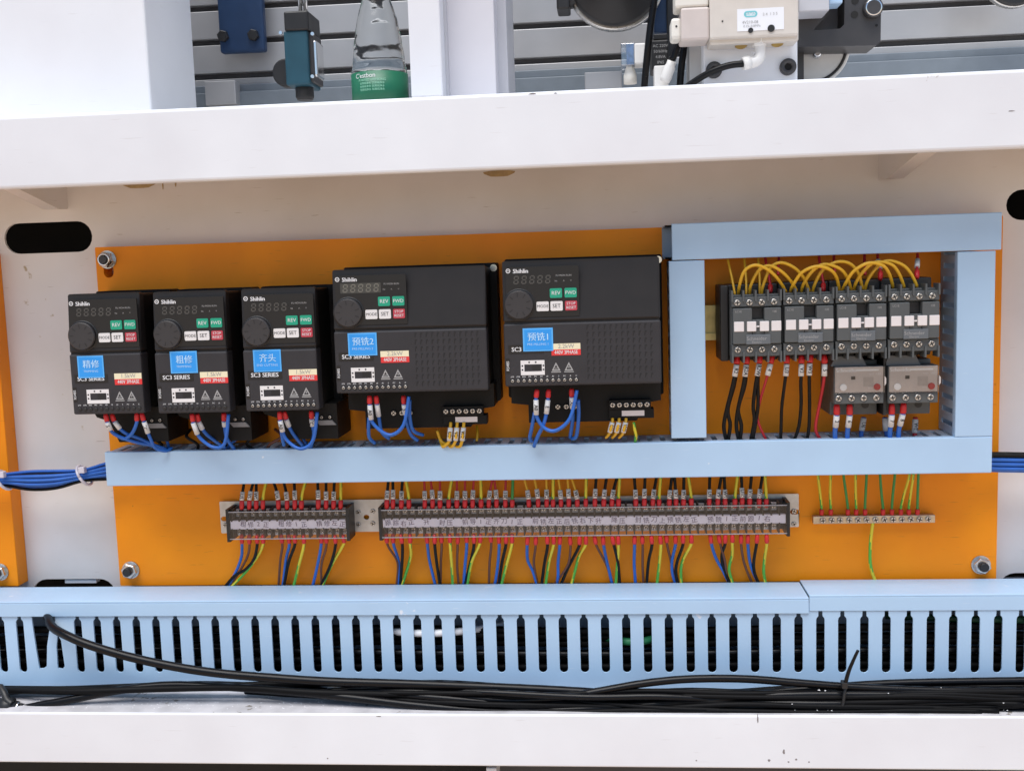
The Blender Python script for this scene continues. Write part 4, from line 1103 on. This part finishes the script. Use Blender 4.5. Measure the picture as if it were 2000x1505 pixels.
dw(zz6([(326, 840), (335, 900), (345, 970), (360, 1040), (400, 1075)]), 'B', 'blue wire with thin white sleeve below wide drive two', d=(76, 74, 66, 56, 50), mk=(7.5, 21))
dw(zz6([(480, 840), (486, 910), (495, 970), (520, 1050), (560, 1085)]), 'B', 'blue wire with inked sleeve right of wide drive two', d=(75, 73, 66, 56, 50), mk=(7.5, 18), tx='B')
dw(zz6([(515, 860), (515, 950), (535, 1030), (590, 1055)]), 'B', 'blue wire curving right below wide drive two', fer=None, mk=None, d=(76, 72, 60, 50))
dw(zz6([(1225, 805), (1218, 930), (1260, 1010), (1330, 1030), (1410, 960), (1448, 805)]), 'B', 'blue loop hanging below the wide drive marked one', d=(78, 78, 76, 78, 80, 80), mk=(9, 23), tx='A0')
dw(zz6([(1212, 930), (1195, 1020), (1185, 1070), (1195, 1090)]), 'B', 'blue wire dropping from left sleeve of wide drive one', fer=None, mk=None, d=(76, 70, 62, 56))
dw(zz6([(1290, 805), (1280, 920), (1260, 1000), (1230, 1060), (1208, 1120)]), 'B', 'blue wire crossing the loop below wide drive one', d=(76, 76, 74, 68, 62), mk=(9, 22), tx='E')
dw(zz6([(1418, 800), (1420, 880), (1425, 960), (1410, 1070)]), 'B', 'blue wire with inked sleeve right of wide drive one', d=(75, 72, 64, 52), mk=(7.5, 19), tx='SC')
dw(zz6([(1455, 860), (1458, 950), (1445, 1060), (1420, 1075)]), 'B', 'dark blue wire hanging straight below wide drive one', fer=None, mk=None, d=(76, 70, 60, 52))
# yellow power leads below the wide drives
for i, (x0, x1, tt) in enumerate(((742, 700, 'U2'), (778, 745, 'V2'), (815, 785, 'W2'))):
    dw(zz6([(x0 + 2, 985), (x0, 1012), (x0 - 4, 1060), (x0 - 10, 1095), (x1, 1120), (690 + 4 * i, 1095), (668, 1030)]), 'Y', 'yellow lead marked %s below wide drive two' % tt, fer=None, mk=(5, 18), tx=tt, d=(56, 58, 60, 58, 54, 46), r=1.5)
for i, (x0, x1, tt) in enumerate(((1645, 1610, 'U1'), (1682, 1645, 'V1'), (1720, 1682, 'W1'))):
    dw(zz6([(x0 + 2, 962), (x0, 985), (x0 - 8, 1020), (x0 - 18, 1050), (x1, 1070)]), 'Y', 'yellow lead marked %s below wide drive one' % tt, fer=None, mk=(4, 15), tx=tt, d=(56, 58, 60, 56, 50), r=1.4)
dw(zz6([(1765, 985), (1770, 1020), (1778, 1060), (1772, 1095)]), 'S', 'green and yellow lead right of the leads below wide drive one', fer=None, mk=None, d=(56, 58, 56, 50), r=1.4)
dw(zz6([(890, 1005), (893, 1040), (888, 1090)]), 'Y', 'dark yellow lead behind the base of wide drive two', fer=None, mk=None, d=(30, 36, 40), r=1.3)
for i, l in enumerate(([(1130, 1255), (1165, 1310), (1210, 1360)], [(1180, 1265), (1215, 1300), (1225, 1350)], [(560, 1265), (600, 1300), (640, 1345)])):
    dw(zz5(l), 'Y', ['yellow lead seen through the second blue loop, lower', 'yellow lead seen through the second blue loop, upper', 'yellow lead crossing under the first drive'][i], fer=None, mk=None, d=(30, 34, 40), r=1.5)
# dark wires drooping into the duct between drives
for i in range(10):
    px = 300 + i * 33 + random.uniform(-8, 8)
    dw([(px, 838), (px + random.uniform(-14, 14), 852), (px + random.uniform(-22, 22), 868), (px + random.uniform(-20, 20), 885)], 'KBKN'[i % 4], '%s wire drooping into the duct beneath the small drives, %s from left' % (CN['KBKN'[i % 4]], ORD[i]), fer=None, mk=None, d=(30, 42, 44, 36), r=1.5)

# ---------------------------------------------------------------- wire bundles at both sides
bu = thing('wire_bundle', 'tied bundle of blue wires leaving the left end of duct', 'wire bundle', P(100, 930, 20))
for i in range(14):
    a = 2 * math.pi * i / 14
    oy, od = 18 * math.sin(a) * (1 if i % 2 else .6), 9 * math.cos(a)
    pts = [P(-260, 936 + oy * .8, 22 + od * .8), P(-40, 940 + oy * .4, 22 + od * .5), P(8, 937 + oy * .62, 22 + od * .6), P(60, 938 + oy * 1.0, 22 + od), P(110, 936 + oy * .95, 22 + od), P(163, 928 + oy * .6, 22 + od * .7), P(215, 919 + oy * .9, 22 + od), P(260, 916 + oy * .8, 22 + od * .8)]
    c = 'K' if i in (3, 9, 10) else 'B'
    MB().tube(pts, 1.6, 8).build('wire', WIRE[c][1], bu)
for px, py in ((8, 937), (165, 928)):
    c = P(px, py, 22)
    ring = [c + Vector((.004 * math.sin(t) + .0015 * math.sin(t), -.0105 * math.cos(t), .0095 * math.sin(t) * -1)) for t in [2 * math.pi * k / 18 for k in range(19)]]
    tie = MB().tube(ring, 1.5, 6, sub=1).build('cable_tie', m_tie, bu)
    h = at(px - 3, py - 11, 32)
    MB().box(h[0] - 3.2, h[0] + 3.2, 30, 36, h[1] - 3, h[1] + 3.4, .8).build('tie_head', m_tie, tie)
bu2 = thing('wire_bundle', 'bundle of blue and black wires leaving the right end of duct', 'wire bundle', P(1960, 900, 24))
for i in range(12):
    oy, od = -15 + 2.9 * i, 5 * math.sin(i * 2.1)
    pts = [P(1905, 900 + oy * .9, 24 + od), P(1950, 901 + oy, 24 + od), P(2010, 902 + oy, 24 + od), P(2160, 905 + oy, 24 + od), P(2360, 908 + oy, 24 + od)]
    MB().tube(pts, 2.0, 8).build('wire', WIRE['K' if i < 3 else 'B'][1], bu2)

# ---------------------------------------------------------------- black cables on the tray
CAB = [
    ('thick black hose coming out of the trunking and sagging right', 4.3, [(88, 1196, 44), (94, 1206, 58), (103, 1224, 72), (130, 1240, 84), (175, 1259, 90), (245, 1280, 90), (330, 1299, 90), (420, 1313, 90), (520, 1322, 90), (640, 1330, 90), (800, 1335, 90), (1000, 1343, 88), (1150, 1351, 84), (1300, 1363, 80), (1500, 1372, 78), (1750, 1376, 78), (2040, 1372, 78)]),
    ('black cable arching over the bundle right of the middle', 3.6, [(640, 1349, 80), (760, 1348, 88), (840, 1352, 92), (930, 1363, 94), (1000, 1367, 95), (1090, 1362, 95), (1175, 1348, 95), (1262, 1333, 94), (1350, 1325, 92), (1457, 1325, 90), (1562, 1333, 90), (1685, 1342, 90), (1850, 1348, 90), (2040, 1349, 90)]),
    ('black cable running from the left fitting along the tray', 3.8, [(45, 1383, 92), (80, 1376, 92), (130, 1367, 92), (240, 1346, 88), (330, 1337, 86), (430, 1340, 86), (560, 1349, 88), (680, 1361, 94), (800, 1375, 98), (900, 1384, 99), (1000, 1388, 99), (1150, 1383, 98), (1300, 1373, 97), (1500, 1358, 96), (1700, 1356, 95), (2040, 1362, 94)]),
    ('black cable along the foot of the trunking at far left', 3.6, [(-40, 1350, 66), (60, 1347, 68), (150, 1345, 68), (250, 1341, 70), (400, 1336, 72), (550, 1342, 76), (700, 1352, 80), (850, 1362, 84), (1000, 1375, 88), (1200, 1372, 92), (1400, 1360, 94), (1700, 1368, 94), (2040, 1378, 94)]),
    ('black cable rising to the right end along the trunking', 3.6, [(1240, 1378, 84), (1400, 1362, 82), (1520, 1350, 80), (1650, 1339, 78), (1760, 1333, 76), (1900, 1330, 76), (2040, 1328, 76)]),
]
for lab, r, pts in CAB:
    o = MB().tube([P(*p) for p in pts], r, 12, sub=6).build('cable', m_cable)
    flat_thing(o, lab, 'cable', 'loose black cables on the tray')
random.seed(21)
where = ['topmost', 'second', 'third', 'fourth', 'fifth', 'sixth', 'seventh', 'eighth', 'ninth', 'lowest']
for i in range(10):
    y0 = 1340 + 2.2 * i
    yR = 1346 + i * 5.0
    d = 70 + (i * 37 % 30)
    st = -40 if i in (1, 3) else 480 + 60 * ((i * 3) % 7)
    pts = [P(st, 1343 + .8 * i, 66 + i * .4), P(st + 180, y0 + 3, d)]
    x = st + 360
    while x < 2040:
        f = min(1, max(0, (x - 700) / 550))
        pts.append(P(x, y0 * (1 - f) + yR * f + random.uniform(-4, 4) + 6 * math.sin(x * .006 + i), d + random.uniform(-3, 3)))
        x += 150 + random.uniform(-20, 20)
    pts.append(P(2050, yR - 4, d))
    o = MB().tube(pts, 3.3, 10, sub=6).build('cable', m_cable_dull if i % 2 else m_cable)
    flat_thing(o, 'black cable in the bundle heaped on the tray at right, %s strand' % where[i], 'cable', 'loose black cables on the tray')
random.seed(5)
for i in range(8):
    xs = 560 + 70 * ((i * 5) % 8)
    yR = 1352 + i * 5.2
    pts = [P(xs, 1350 + i * 1.5, 78 + i), P(xs + 160, 1352 + i * 3, 90 + i * .8)]
    x = xs + 330
    while x < 2080:
        pts.append(P(x, yR + random.uniform(-4, 4), 96 + i * .9 + random.uniform(-3, 2)))
        x += random.uniform(130, 190)
    o = MB().tube(pts, 2.5, 8, sub=6).build('cable', m_cable_dull)
    flat_thing(o, 'thin black cable at the front of the tray bundle, %s thin one down' % ORD[i], 'cable', 'loose black cables on the tray')
tie = thing('cable_tie', 'black cable tie round the bundle with its tail sticking up', 'cable tie', P(1650, 1340, 100))
MB().tube([P(1640, 1395, 98), P(1646, 1375, 103), P(1650, 1350, 103), P(1652, 1337, 98), P(1650, 1332, 80)], 1.5, 6).build('strap', m_black, tie)
MB().tube([P(1650, 1338, 103), P(1657, 1312, 106), P(1667, 1288, 108), P(1676, 1269, 109)], 1.9, 6, r_end=1.3).build('tail', m_cable, tie)
MB().pbox(1645, 1333, 1656, 1345, 98, 106, .6).build('tie_head', m_black, tie)
# hose fitting at the far left
hf = thing('hose_fitting', 'black hose fitting with chrome ring in the lower left corner', 'hose fitting', P(20, 1380, 90))
a, b = P(-30, 1372, 92), P(46, 1383, 92)
ax = (b - a)
L = ax.length / MM
MB().rev(a, ax, [(7, 0), (7, L * .45), (9, L * .47), (9, L * .7), (6.4, L * .74), (6.4, L * .84)], 16).build('collar', m_black, hf)
MB().rev(a + ax * .84, ax, [(6, 0), (6, L * .06)], 16).build('chrome_ring', m_chrome, hf)
MB().rev(a + ax * .9, ax, [(4.8, 0), (4.8, L * .1)], 16).build('nozzle', m_black, hf)
MB().tube([P(0, 1340, 84), P(8, 1352, 90), P(14, 1366, 94), P(24, 1374, 96)], 3.4, 8).build('clamp', m_black, hf)
# chips scattered on the tray and over the cables
ch = MB()
def chip(c, s):
    a = random.uniform(0, 6.3)
    vs = [c + Vector((math.cos(a + k * 2.1) * s, math.sin(a + k * 2.1) * s * .8, 0)) for k in range(3)]
    ch.add(vs + [c + Vector((0, 0, s * .5))], [(0, 1, 3), (1, 2, 3), (2, 0, 3)])
for i in range(420):
    px = random.choice((random.gauss(300, 130), random.uniform(60, 760), random.gauss(610, 60)))
    if px < 30: continue
    d = random.uniform(62, 101)
    x = xat(px, 1385, d)
    chip(W(x, d, TRAY + .05), random.choice((.3, .4, .5, .7, 1.0)) * MM)
for i in range(26):
    px = random.uniform(1380, 2000)
    chip(W(xat(px, 1390, 103), 103 + random.uniform(-2, 1), TRAY + 2), random.uniform(.4, 1.0) * MM)
for px, py, s in ((1600, 1347, 1.6), (1612, 1348, 1.2), (1735, 1353, 1.0), (1547, 1374, 1.0), (1838, 1342, .7), (1960, 1372, 1.0)):
    chip(P(px, py, 106), s * MM)
co = ch.build('plastic_chips', m_chip)
co['kind'] = 'stuff'; co['label'] = 'white plastic chips scattered over the tray floor'; co['category'] = 'chips'

# ---------------------------------------------------------------- things on the machine table
# water bottle behind the beam
bc = at(742, 160, 25)
br_ = (xat(797, 165, 25) - xat(688, 165, 25)) / 2
bt = thing('water_bottle', 'clear plastic water bottle with green label beside the white post', 'bottle', W(bc[0], 25, TABLE))
pet = bpy.data.materials.new('pet_plastic'); pet.use_nodes = True
pb_ = pet.node_tree.nodes['Principled BSDF']
pb_.inputs['Base Color'].default_value = (.93, .96, .97, 1)
pb_.inputs['Transmission Weight'].default_value = 1
pb_.inputs['Roughness'].default_value = .07
pb_.inputs['IOR'].default_value = 1.22
pn = pet.node_tree.nodes.new('ShaderNodeTexNoise'); pn.inputs['Scale'].default_value = 45
pc = pet.node_tree.nodes.new('ShaderNodeTexCoord'); pet.node_tree.links.new(pc.outputs['Object'], pn.inputs['Vector'])
pbm = pet.node_tree.nodes.new('ShaderNodeBump'); pbm.inputs['Strength'].default_value = .25; pbm.inputs['Distance'].default_value = .004
pet.node_tree.links.new(pn.outputs['Fac'], pbm.inputs['Height']); pet.node_tree.links.new(pbm.outputs[0], pb_.inputs['Normal'])
zl1, zl0 = zat(742, 147, 25), zat(742, 215, 25)
ht = zat(742, 0, 25) - TABLE
lab_h = zl1 - TABLE
base = W(bc[0], 25, TABLE)
prof = [(br_ * .85, 0), (br_ * .97, 3), (br_ * .97, lab_h), (br_ * .99, lab_h + 2), (br_ * .93, lab_h + 12), (br_ * .88, lab_h + 24), (br_ * .80, lab_h + 38), (br_ * .70, lab_h + 52), (br_ * .56, lab_h + 64), (br_ * .46, lab_h + 72), (br_ * .44, lab_h + 84), (0, lab_h + 84)]
fine = []
n_ = 30
mb = MB()
ang = 24
dense = []
for (r0, h0), (r1, h1) in zip(prof, prof[1:]):
    k = 4 if h1 - h0 > 6 else 1
    for q in range(k): dense.append((r0 + (r1 - r0) * q / k, h0 + (h1 - h0) * q / k))
dense.append(prof[-1])
vs, fs = [], []
for r0, h in dense:
    for k in range(ang):
        a = 2 * math.pi * k / ang
        rib = 1 - (.020 * max(0, math.sin(h * .42 - 1.2 * a)) if lab_h + 4 < h < lab_h + 56 else 0)
        vs.append(base + Vector((math.cos(a) * r0 * rib * MM, math.sin(a) * r0 * rib * MM, h * MM)))
for i in range(len(dense) - 1):
    for k in range(ang):
        k2 = (k + 1) % ang
        fs.append((i * ang + k, i * ang + k2, (i + 1) * ang + k2, (i + 1) * ang + k))
fs.append(tuple(reversed(range(ang))))
mb.add(vs, fs, 0, True)
mb.build('bottle_body', pet, bt)
lb = MB().rev(base + Vector((0, 0, 2 * MM)), UP, [(br_, 0), (br_, lab_h - 2)], 32).build('bottle_label', m_green_lab, bt)
def on_bottle(text, size, ang0, z, m):
    vs, fs = glyphs(text)
    q = MB()
    q.add([base + Vector((math.sin(ang0 + v.x * size / br_) * (br_ + .15) * MM, -math.cos(ang0 + v.x * size / br_) * (br_ + .15) * MM, (z + v.y * size) * MM)) for v in vs], fs)
    q.build('lettering', m, lb)
on_bottle("C'estbon", 6, -.35, lab_h - 4.2, m_print_w)
on_bottle('PURIFIED DRINKING', 3, -.1, lab_h - 8.2, m_palegreen)
for k in range(3): on_bottle('饮用纯净水 饮用纯净水', 2.4, -.1, lab_h - 11.3 - 2.9 * k, m_palegreen)
MB().rev(base + Vector((0, 0, (lab_h + 85) * MM)), UP, [(13.5, 0), (13.5, 14), (12, 15)], 20).build('cap', m_white_key, bt)
# blue plate on the slats
bp_ = thing('blue_plate', 'blue painted steel plate hanging on the grey slats', 'plate', P(470, 100, SL))
x0, x1 = xat(427, 60, SL + 30), xat(515, 60, SL + 30)
MB().box(x0, x1, SL + 18, SL + 30, zat(470, 102, SL + 30), zat(470, -120, SL + 30), 2.5).build('plate', m_blueplate, bp_)
for px, py in ((437, 72), (496, 70)):
    c = P(px, py, SL + 30)
    MB().rev(c, FRONT, [(6.5, 0), (6.5, 5), (5.5, 6)], 6, smooth=False).build('bolt', m_black, bp_)
# limit switch
lsw = thing('limit_switch', 'teal limit switch with black knob hanging beside the bottle', 'limit switch', P(580, 100, -60))
MB().pbox(556, 60, 602, 166, -95, -50, 1.5).build('housing', m_teal, lsw)
MB().pbox(600, 64, 612, 160, -92, -56, 1).build('side_cover', m_bracket, lsw)
MB().pbox(609, 78, 619, 150, -90, -60, 2.5).build('lens', m_chrome, lsw)
MB().pbox(554, 21, 602, 60, -95, -48, 2).build('head', m_black, lsw)
c = P(560, 143, -70); MB().cyl(c + Vector((0, .012, 0)), FRONT, 14.5, 16, 24, bev=1.5).build('knob', m_black, lsw)
c = P(596, 196, -70)
MB().rev(c, UP, [(8, 0), (9.5, 3), (9.5, 14), (8, 18)], 16).build('roller', m_black, lsw)
for px in (587, 597): MB().cyl(P(px, 24, -72), UP, 2.2, 60, 12).build('rod', m_chrome, lsw)
for px, py in ((611, 67), (611, 150), (549, 65)): MB().cyl(P(px, py, -52), FRONT, 1.8, 2.5, 10).build('screw', m_chrome, lsw)
# wall behind slats, wheel motor
mo = thing('motor_flange', 'round black motor flange with silver rim hanging over the table', 'motor', P(1200, -40, -60))
c = P(1203, -46, -60)
MB().rev(c, FRONT, [(47, -30), (47, 3), (45, 5), (24, 6), (22, 10)], 48).build('flange', m_black, mo)
MB().rev(c + FRONT * -.012, FRONT, [(50, -10), (50, 0), (48.5, 1)], 48).build('rim', m_steel, mo)
MB().rev(c + FRONT * .010, FRONT, [(19, 0), (19, 14), (17, 16), (10, 16), (9, 20)], 32).build('hub', m_bracket, mo)
MB().rev(c + FRONT * .026, FRONT, [(13.5, 0), (13.5, 3), (11.8, 4)], 28).build('hub_ring', m_chrome, mo)
MB().pbox(1086, -70, 1112, 18, -90, -55, 2).pbox(1104, -70, 1130, 4, -90, -58, 1).build('lug', m_black, mo)
# filter fitting
ff = thing('air_filter', 'small clear and white air filter with blue tag on table', 'air filter', P(1235, 150, -40))
MB().pbox(1213, 84, 1240, 128, -60, -34, 1).build('bowl', clear('clear_bowl', (.86, .88, .92), .2, .1), ff)
MB().pbox(1224, 86, 1238, 126, -55, -40).build('tag', m_bluelab2, ff)
MB().pbox(1238, 84, 1262, 125, -60, -34, 1.5).build('cap', m_fitting, ff)
c = P(1231, 164, -45)
MB().rev(c, UP, [(6.5, 0), (6.5, 8), (3.4, 17), (3, 22)], 16).build('drain', m_ivory, ff)
MB().pbox(1142, 140, 1215, 176, -120, -90, 1).build('bracket', m_slat, ff)
# hoses
o = MB().tube([P(1282, -60, -10), P(1278, 0, -10), P(1272, 40, -10), P(1266, 90, -10), P(1262, 130, -12), P(1258, 175, -14)], 3.4, 10).build('hose', m_cable)
flat_thing(o, 'black hose dropping in front of the air filter', 'hose')
o = MB().tube([P(1340, 60, -20), P(1335, 100, -20), P(1330, 140, -20), P(1327, 185, -20)], 3.4, 10).build('hose', m_cable)
flat_thing(o, 'black hose dropping just left of the white valve block', 'hose')
cb = thing('solenoid_coil', 'black solenoid coil with small print standing behind the hose', 'solenoid coil', P(1290, 150, -30))
MB().pbox(1272, 78, 1306, 137, -60, -25, 1.5).pbox(1276, 66, 1304, 78, -58, -30, 1).build('housing', m_black, cb)
q = at(1290, 100, -24)
for k, s_ in enumerate(('AC 220V', '50/60Hz', '4.8VA', 'IP65')): lettering(s_, 3.2, q[0], -24.6, q[1] - 5.2 * k + 5, m_print_grey, cb)
bl = thing('blue_black_housing', 'dark blue machine housing behind the motor flange', 'housing', P(1300, 20, -110))
MB().pbox(1276, -90, 1318, 64, -130, -100, 1.5).build('panel', m_blueplate, bl)
MB().pbox(1302, -90, 1322, 110, -128, -96, 1).build('edge', m_black, bl)
pf = thing('push_fitting', 'white push-in fitting with tilted hose on a white block', 'push-in fitting', P(1300, 150, -10))
MB().pbox(1278, 128, 1306, 190, -30, -8, 1).build('block', m_fitting, pf)
a, b = P(1298, 160, -2), P(1313, 118, 2)
MB().rev(a, b - a, [(4.5, 0), (5.4, 4), (5.4, 14), (4.4, 16), (4.4, 20)], 14).build('elbow', m_fitting, pf)
MB().tube([b, P(1322, 95, 2), P(1330, 78, 0), P(1334, 60, -8)], 3.2, 10).build('hose_end', m_cable, pf)
# white mounting block and valve
wb = thing('mounting_block', 'white block with two black socket bolts under the valve', 'mounting block', P(1470, 150, 0))
MB().pbox(1374, 66, 1558, 190, -50, 8, 1.5).build('block', m_white, wb)
MB().pbox(1346, 60, 1374, 190, -50, -14, 1).build('side_plate', m_slat, wb)
for px, py in ((1394, 138), (1538, 132)):
    c = P(px, py, 8)
    bo = MB().rev(c, FRONT, [(7.6, 0), (7.6, 5), (7, 5.8), (3.6, 5.8), (3.4, 2.5)], 20).build('socket_bolt', m_bracket, wb)
    MB().rev(c + FRONT * .0024, FRONT, [(3.3, 0), (3.3, .3)], 6, smooth=False).build('hex_socket', m_dark, bo)
va = thing('solenoid_valve', 'beige pneumatic solenoid valve with white type label', 'solenoid valve', P(1470, 60, 30))
MB().pbox(1386, -40, 1560, 72, 10, 44, 1.5).pbox(1386, 60, 1560, 84, 10, 36, 1.5).build('valve_body', m_beige, va)
MB().pbox(1330, 14, 1386, 78, 8, 42, 2).build('coil', mat('pinkish_coil', (.56, .50, .47), .45, var=.04, vscale=60), va)
MB().pbox(1318, -60, 1384, 14, 8, 40, 2).build('connector_cap', m_ivory, va)
MB().pbox(1311, 35, 1331, 76, 12, 38, 2.5).build('end_cap', m_ivory, va)
q = P(1321, 52, 38); MB().cyl(q, FRONT, 1.0, .4, 8).build('vent_hole', m_black, va)
lp_ = at(1440, 62, 44); lp1 = at(1531, 14, 44)
vl = MB().plate([(lp_[0], lp_[1]), (lp1[0], lp_[1]), (lp1[0], lp1[1]), (lp_[0], lp1[1])], 43.5, 44.4).build('type_label', mat('label_white', (.78, .80, .84), .4, var=.02), va)
q = at(1466, 28, 44)
MB().plate(oval(q[0], q[1], 12, 5.5, 8), 44.3, 44.6, [oval(q[0], q[1], 9, 3.2, 8)]).build('logo', m_cyan, vl)
lettering('AIRTAC', 2.6, q[0], 44.7, q[1], m_cyan, vl)
lettering('4V210-08', 3.0, q[0] - .5, 44.7, q[1] - 7.2, m_print_grey, vl)
lettering('0.15~0.8MPa', 2.4, q[0] + 1, 44.7, q[1] - 10.6, m_print_grey, vl)
q = at(1504, 28, 44); lettering('2 4  1 3 5', 2.8, q[0], 44.7, q[1], m_print_grey, vl)
for px, py, r in ((1466, 60, 2.3), (1506, 56, 3.2)): MB().cyl(P(px, py, 44), FRONT, r, 1.0, 14).build('port_hole', m_black, va)
q = P(1411, 42, 44); MB().cyl(q, FRONT, .8, .5, 8).build('pin_hole', m_black, va)
for px, py in ((1447, 84), (1518, 80)):
    MB().rev(P(px, py - 4, 24), Vector((0, -.5, -1)), [(6, 0), (6, 5), (4.4, 6)], 14).build('brass_plug', m_brass, va)
MB().rev(P(1482, 72, 30), -UP, [(6.4, 0), (6.4, 8), (5.2, 9)], 6, smooth=False).build('fitting_nut', m_fitting, va)
el = MB().tube([P(1483, 84, 30), P(1484, 100, 30), P(1483, 112, 31), P(1474, 121, 33), P(1455, 125, 35)], 5.2, 14, sub=4).build('elbow_fitting', m_fitting, va)
a, b = P(1464, 122, 34), P(1448, 126, 36)
MB().rev(a, b - a, [(6.2, 0), (6.2, 5), (5.2, 7)], 16).build('collet', m_fitting, el)
MB().cyl(P(1472, 104, 38), FRONT, 1.1, .8, 8).build('pin', m_slat, el)
o = MB().tube([P(1452, 125, 36), P(1425, 128, 36), P(1395, 138, 34), P(1365, 154, 30), P(1330, 178, 26)], 3.2, 10).build('hose', m_cable)
flat_thing(o, 'black hose running from the elbow fitting down across a bolt', 'hose')
# dark bracket and disc at the right
bk = thing('motor_bracket', 'dark angular motor bracket with bright ringed bolt right of valve', 'bracket', P(1640, 60, -30))
def pp(l, d): return [at(x, y, d) for x, y in l]
MB().plate(pp([(1560, 92), (1712, 89), (1720, 82), (1722, -80), (1560, -80)], -20), -60, -20, [pp([(1588, 60), (1641, 56), (1649, 48), (1650, -50), (1620, -50), (1620, 24)], -20)]).build('plate', m_bracket, bk)
MB().pbox(1562, -60, 1640, 62, -58, -50).build('inner_plate', mat('mid_grey', (.13, .13, .14), .45, .3, var=.1), bk)
c = P(1703, 18, -20)
MB().rev(c, FRONT, [(9, 0), (9, 7), (8, 8)], 20).build('bolt', m_bracket, bk)
MB().rev(c + FRONT * .0065, FRONT, [(7.6, 0), (8.2, .8), (7.4, 1.7), (6.2, 1.4)], 24).build('bolt_ring', m_chrome, bk)
for px, py in ((1669, 29), (1670, 2), (1712, 50)): MB().cyl(P(px, py, -20), FRONT, 3.4 if px < 1700 else 1.2, .5, 14).build('hole', m_dark, bk)
gb_ = thing('grey_block', 'small light grey block wedged above the dark bracket', 'block', P(1590, 10, 0))
MB().pbox(1560, -60, 1620, 22, -20, 14, 1).build('block', m_greyface, gb_)
MB().pbox(1620, -60, 1646, 7, -20, 4, 1).build('blue_piece', m_duct, gb_)
dc = thing('guide_disc', 'pale round guide disc with black edge below the dark bracket', 'disc', P(1580, 110, -30))
c = P(1583, 92, -64)
MB().rev(c, FRONT, [(39, -6), (39, 0), (37, 1.5)], 48).build('disc', mat('pale_disc', (.66, .65, .63), .4, var=.05), dc)
MB().rev(c + FRONT * .0012, FRONT, [(36, 0), (36, 1.2), (33.4, 1.3), (33.2, .2)], 48).build('groove_ring', m_black, dc)
c2 = P(1595, 106, -60)
MB().rev(c2, FRONT, [(4.6, 0), (4.6, 3), (2.5, 5)], 12).build('bolt', m_chrome, dc)
MB().pbox(1558, 92, 1570, 170, -70, -50).build('support', m_bracket, dc)
ob = thing('black_wheel', 'black wheel edge peeking in at the top right corner', 'wheel', P(1990, -30, -120))
MB().rev(P(1985, -48, -120), FRONT, [(30, -12), (30, 0), (28, 2)], 40).build('wheel', m_black, ob)
MB().rev(P(1985, -48, -121), FRONT, [(31.4, -10), (31.4, -2), (30.5, -1.5)], 40).build('rim', m_steel, ob)
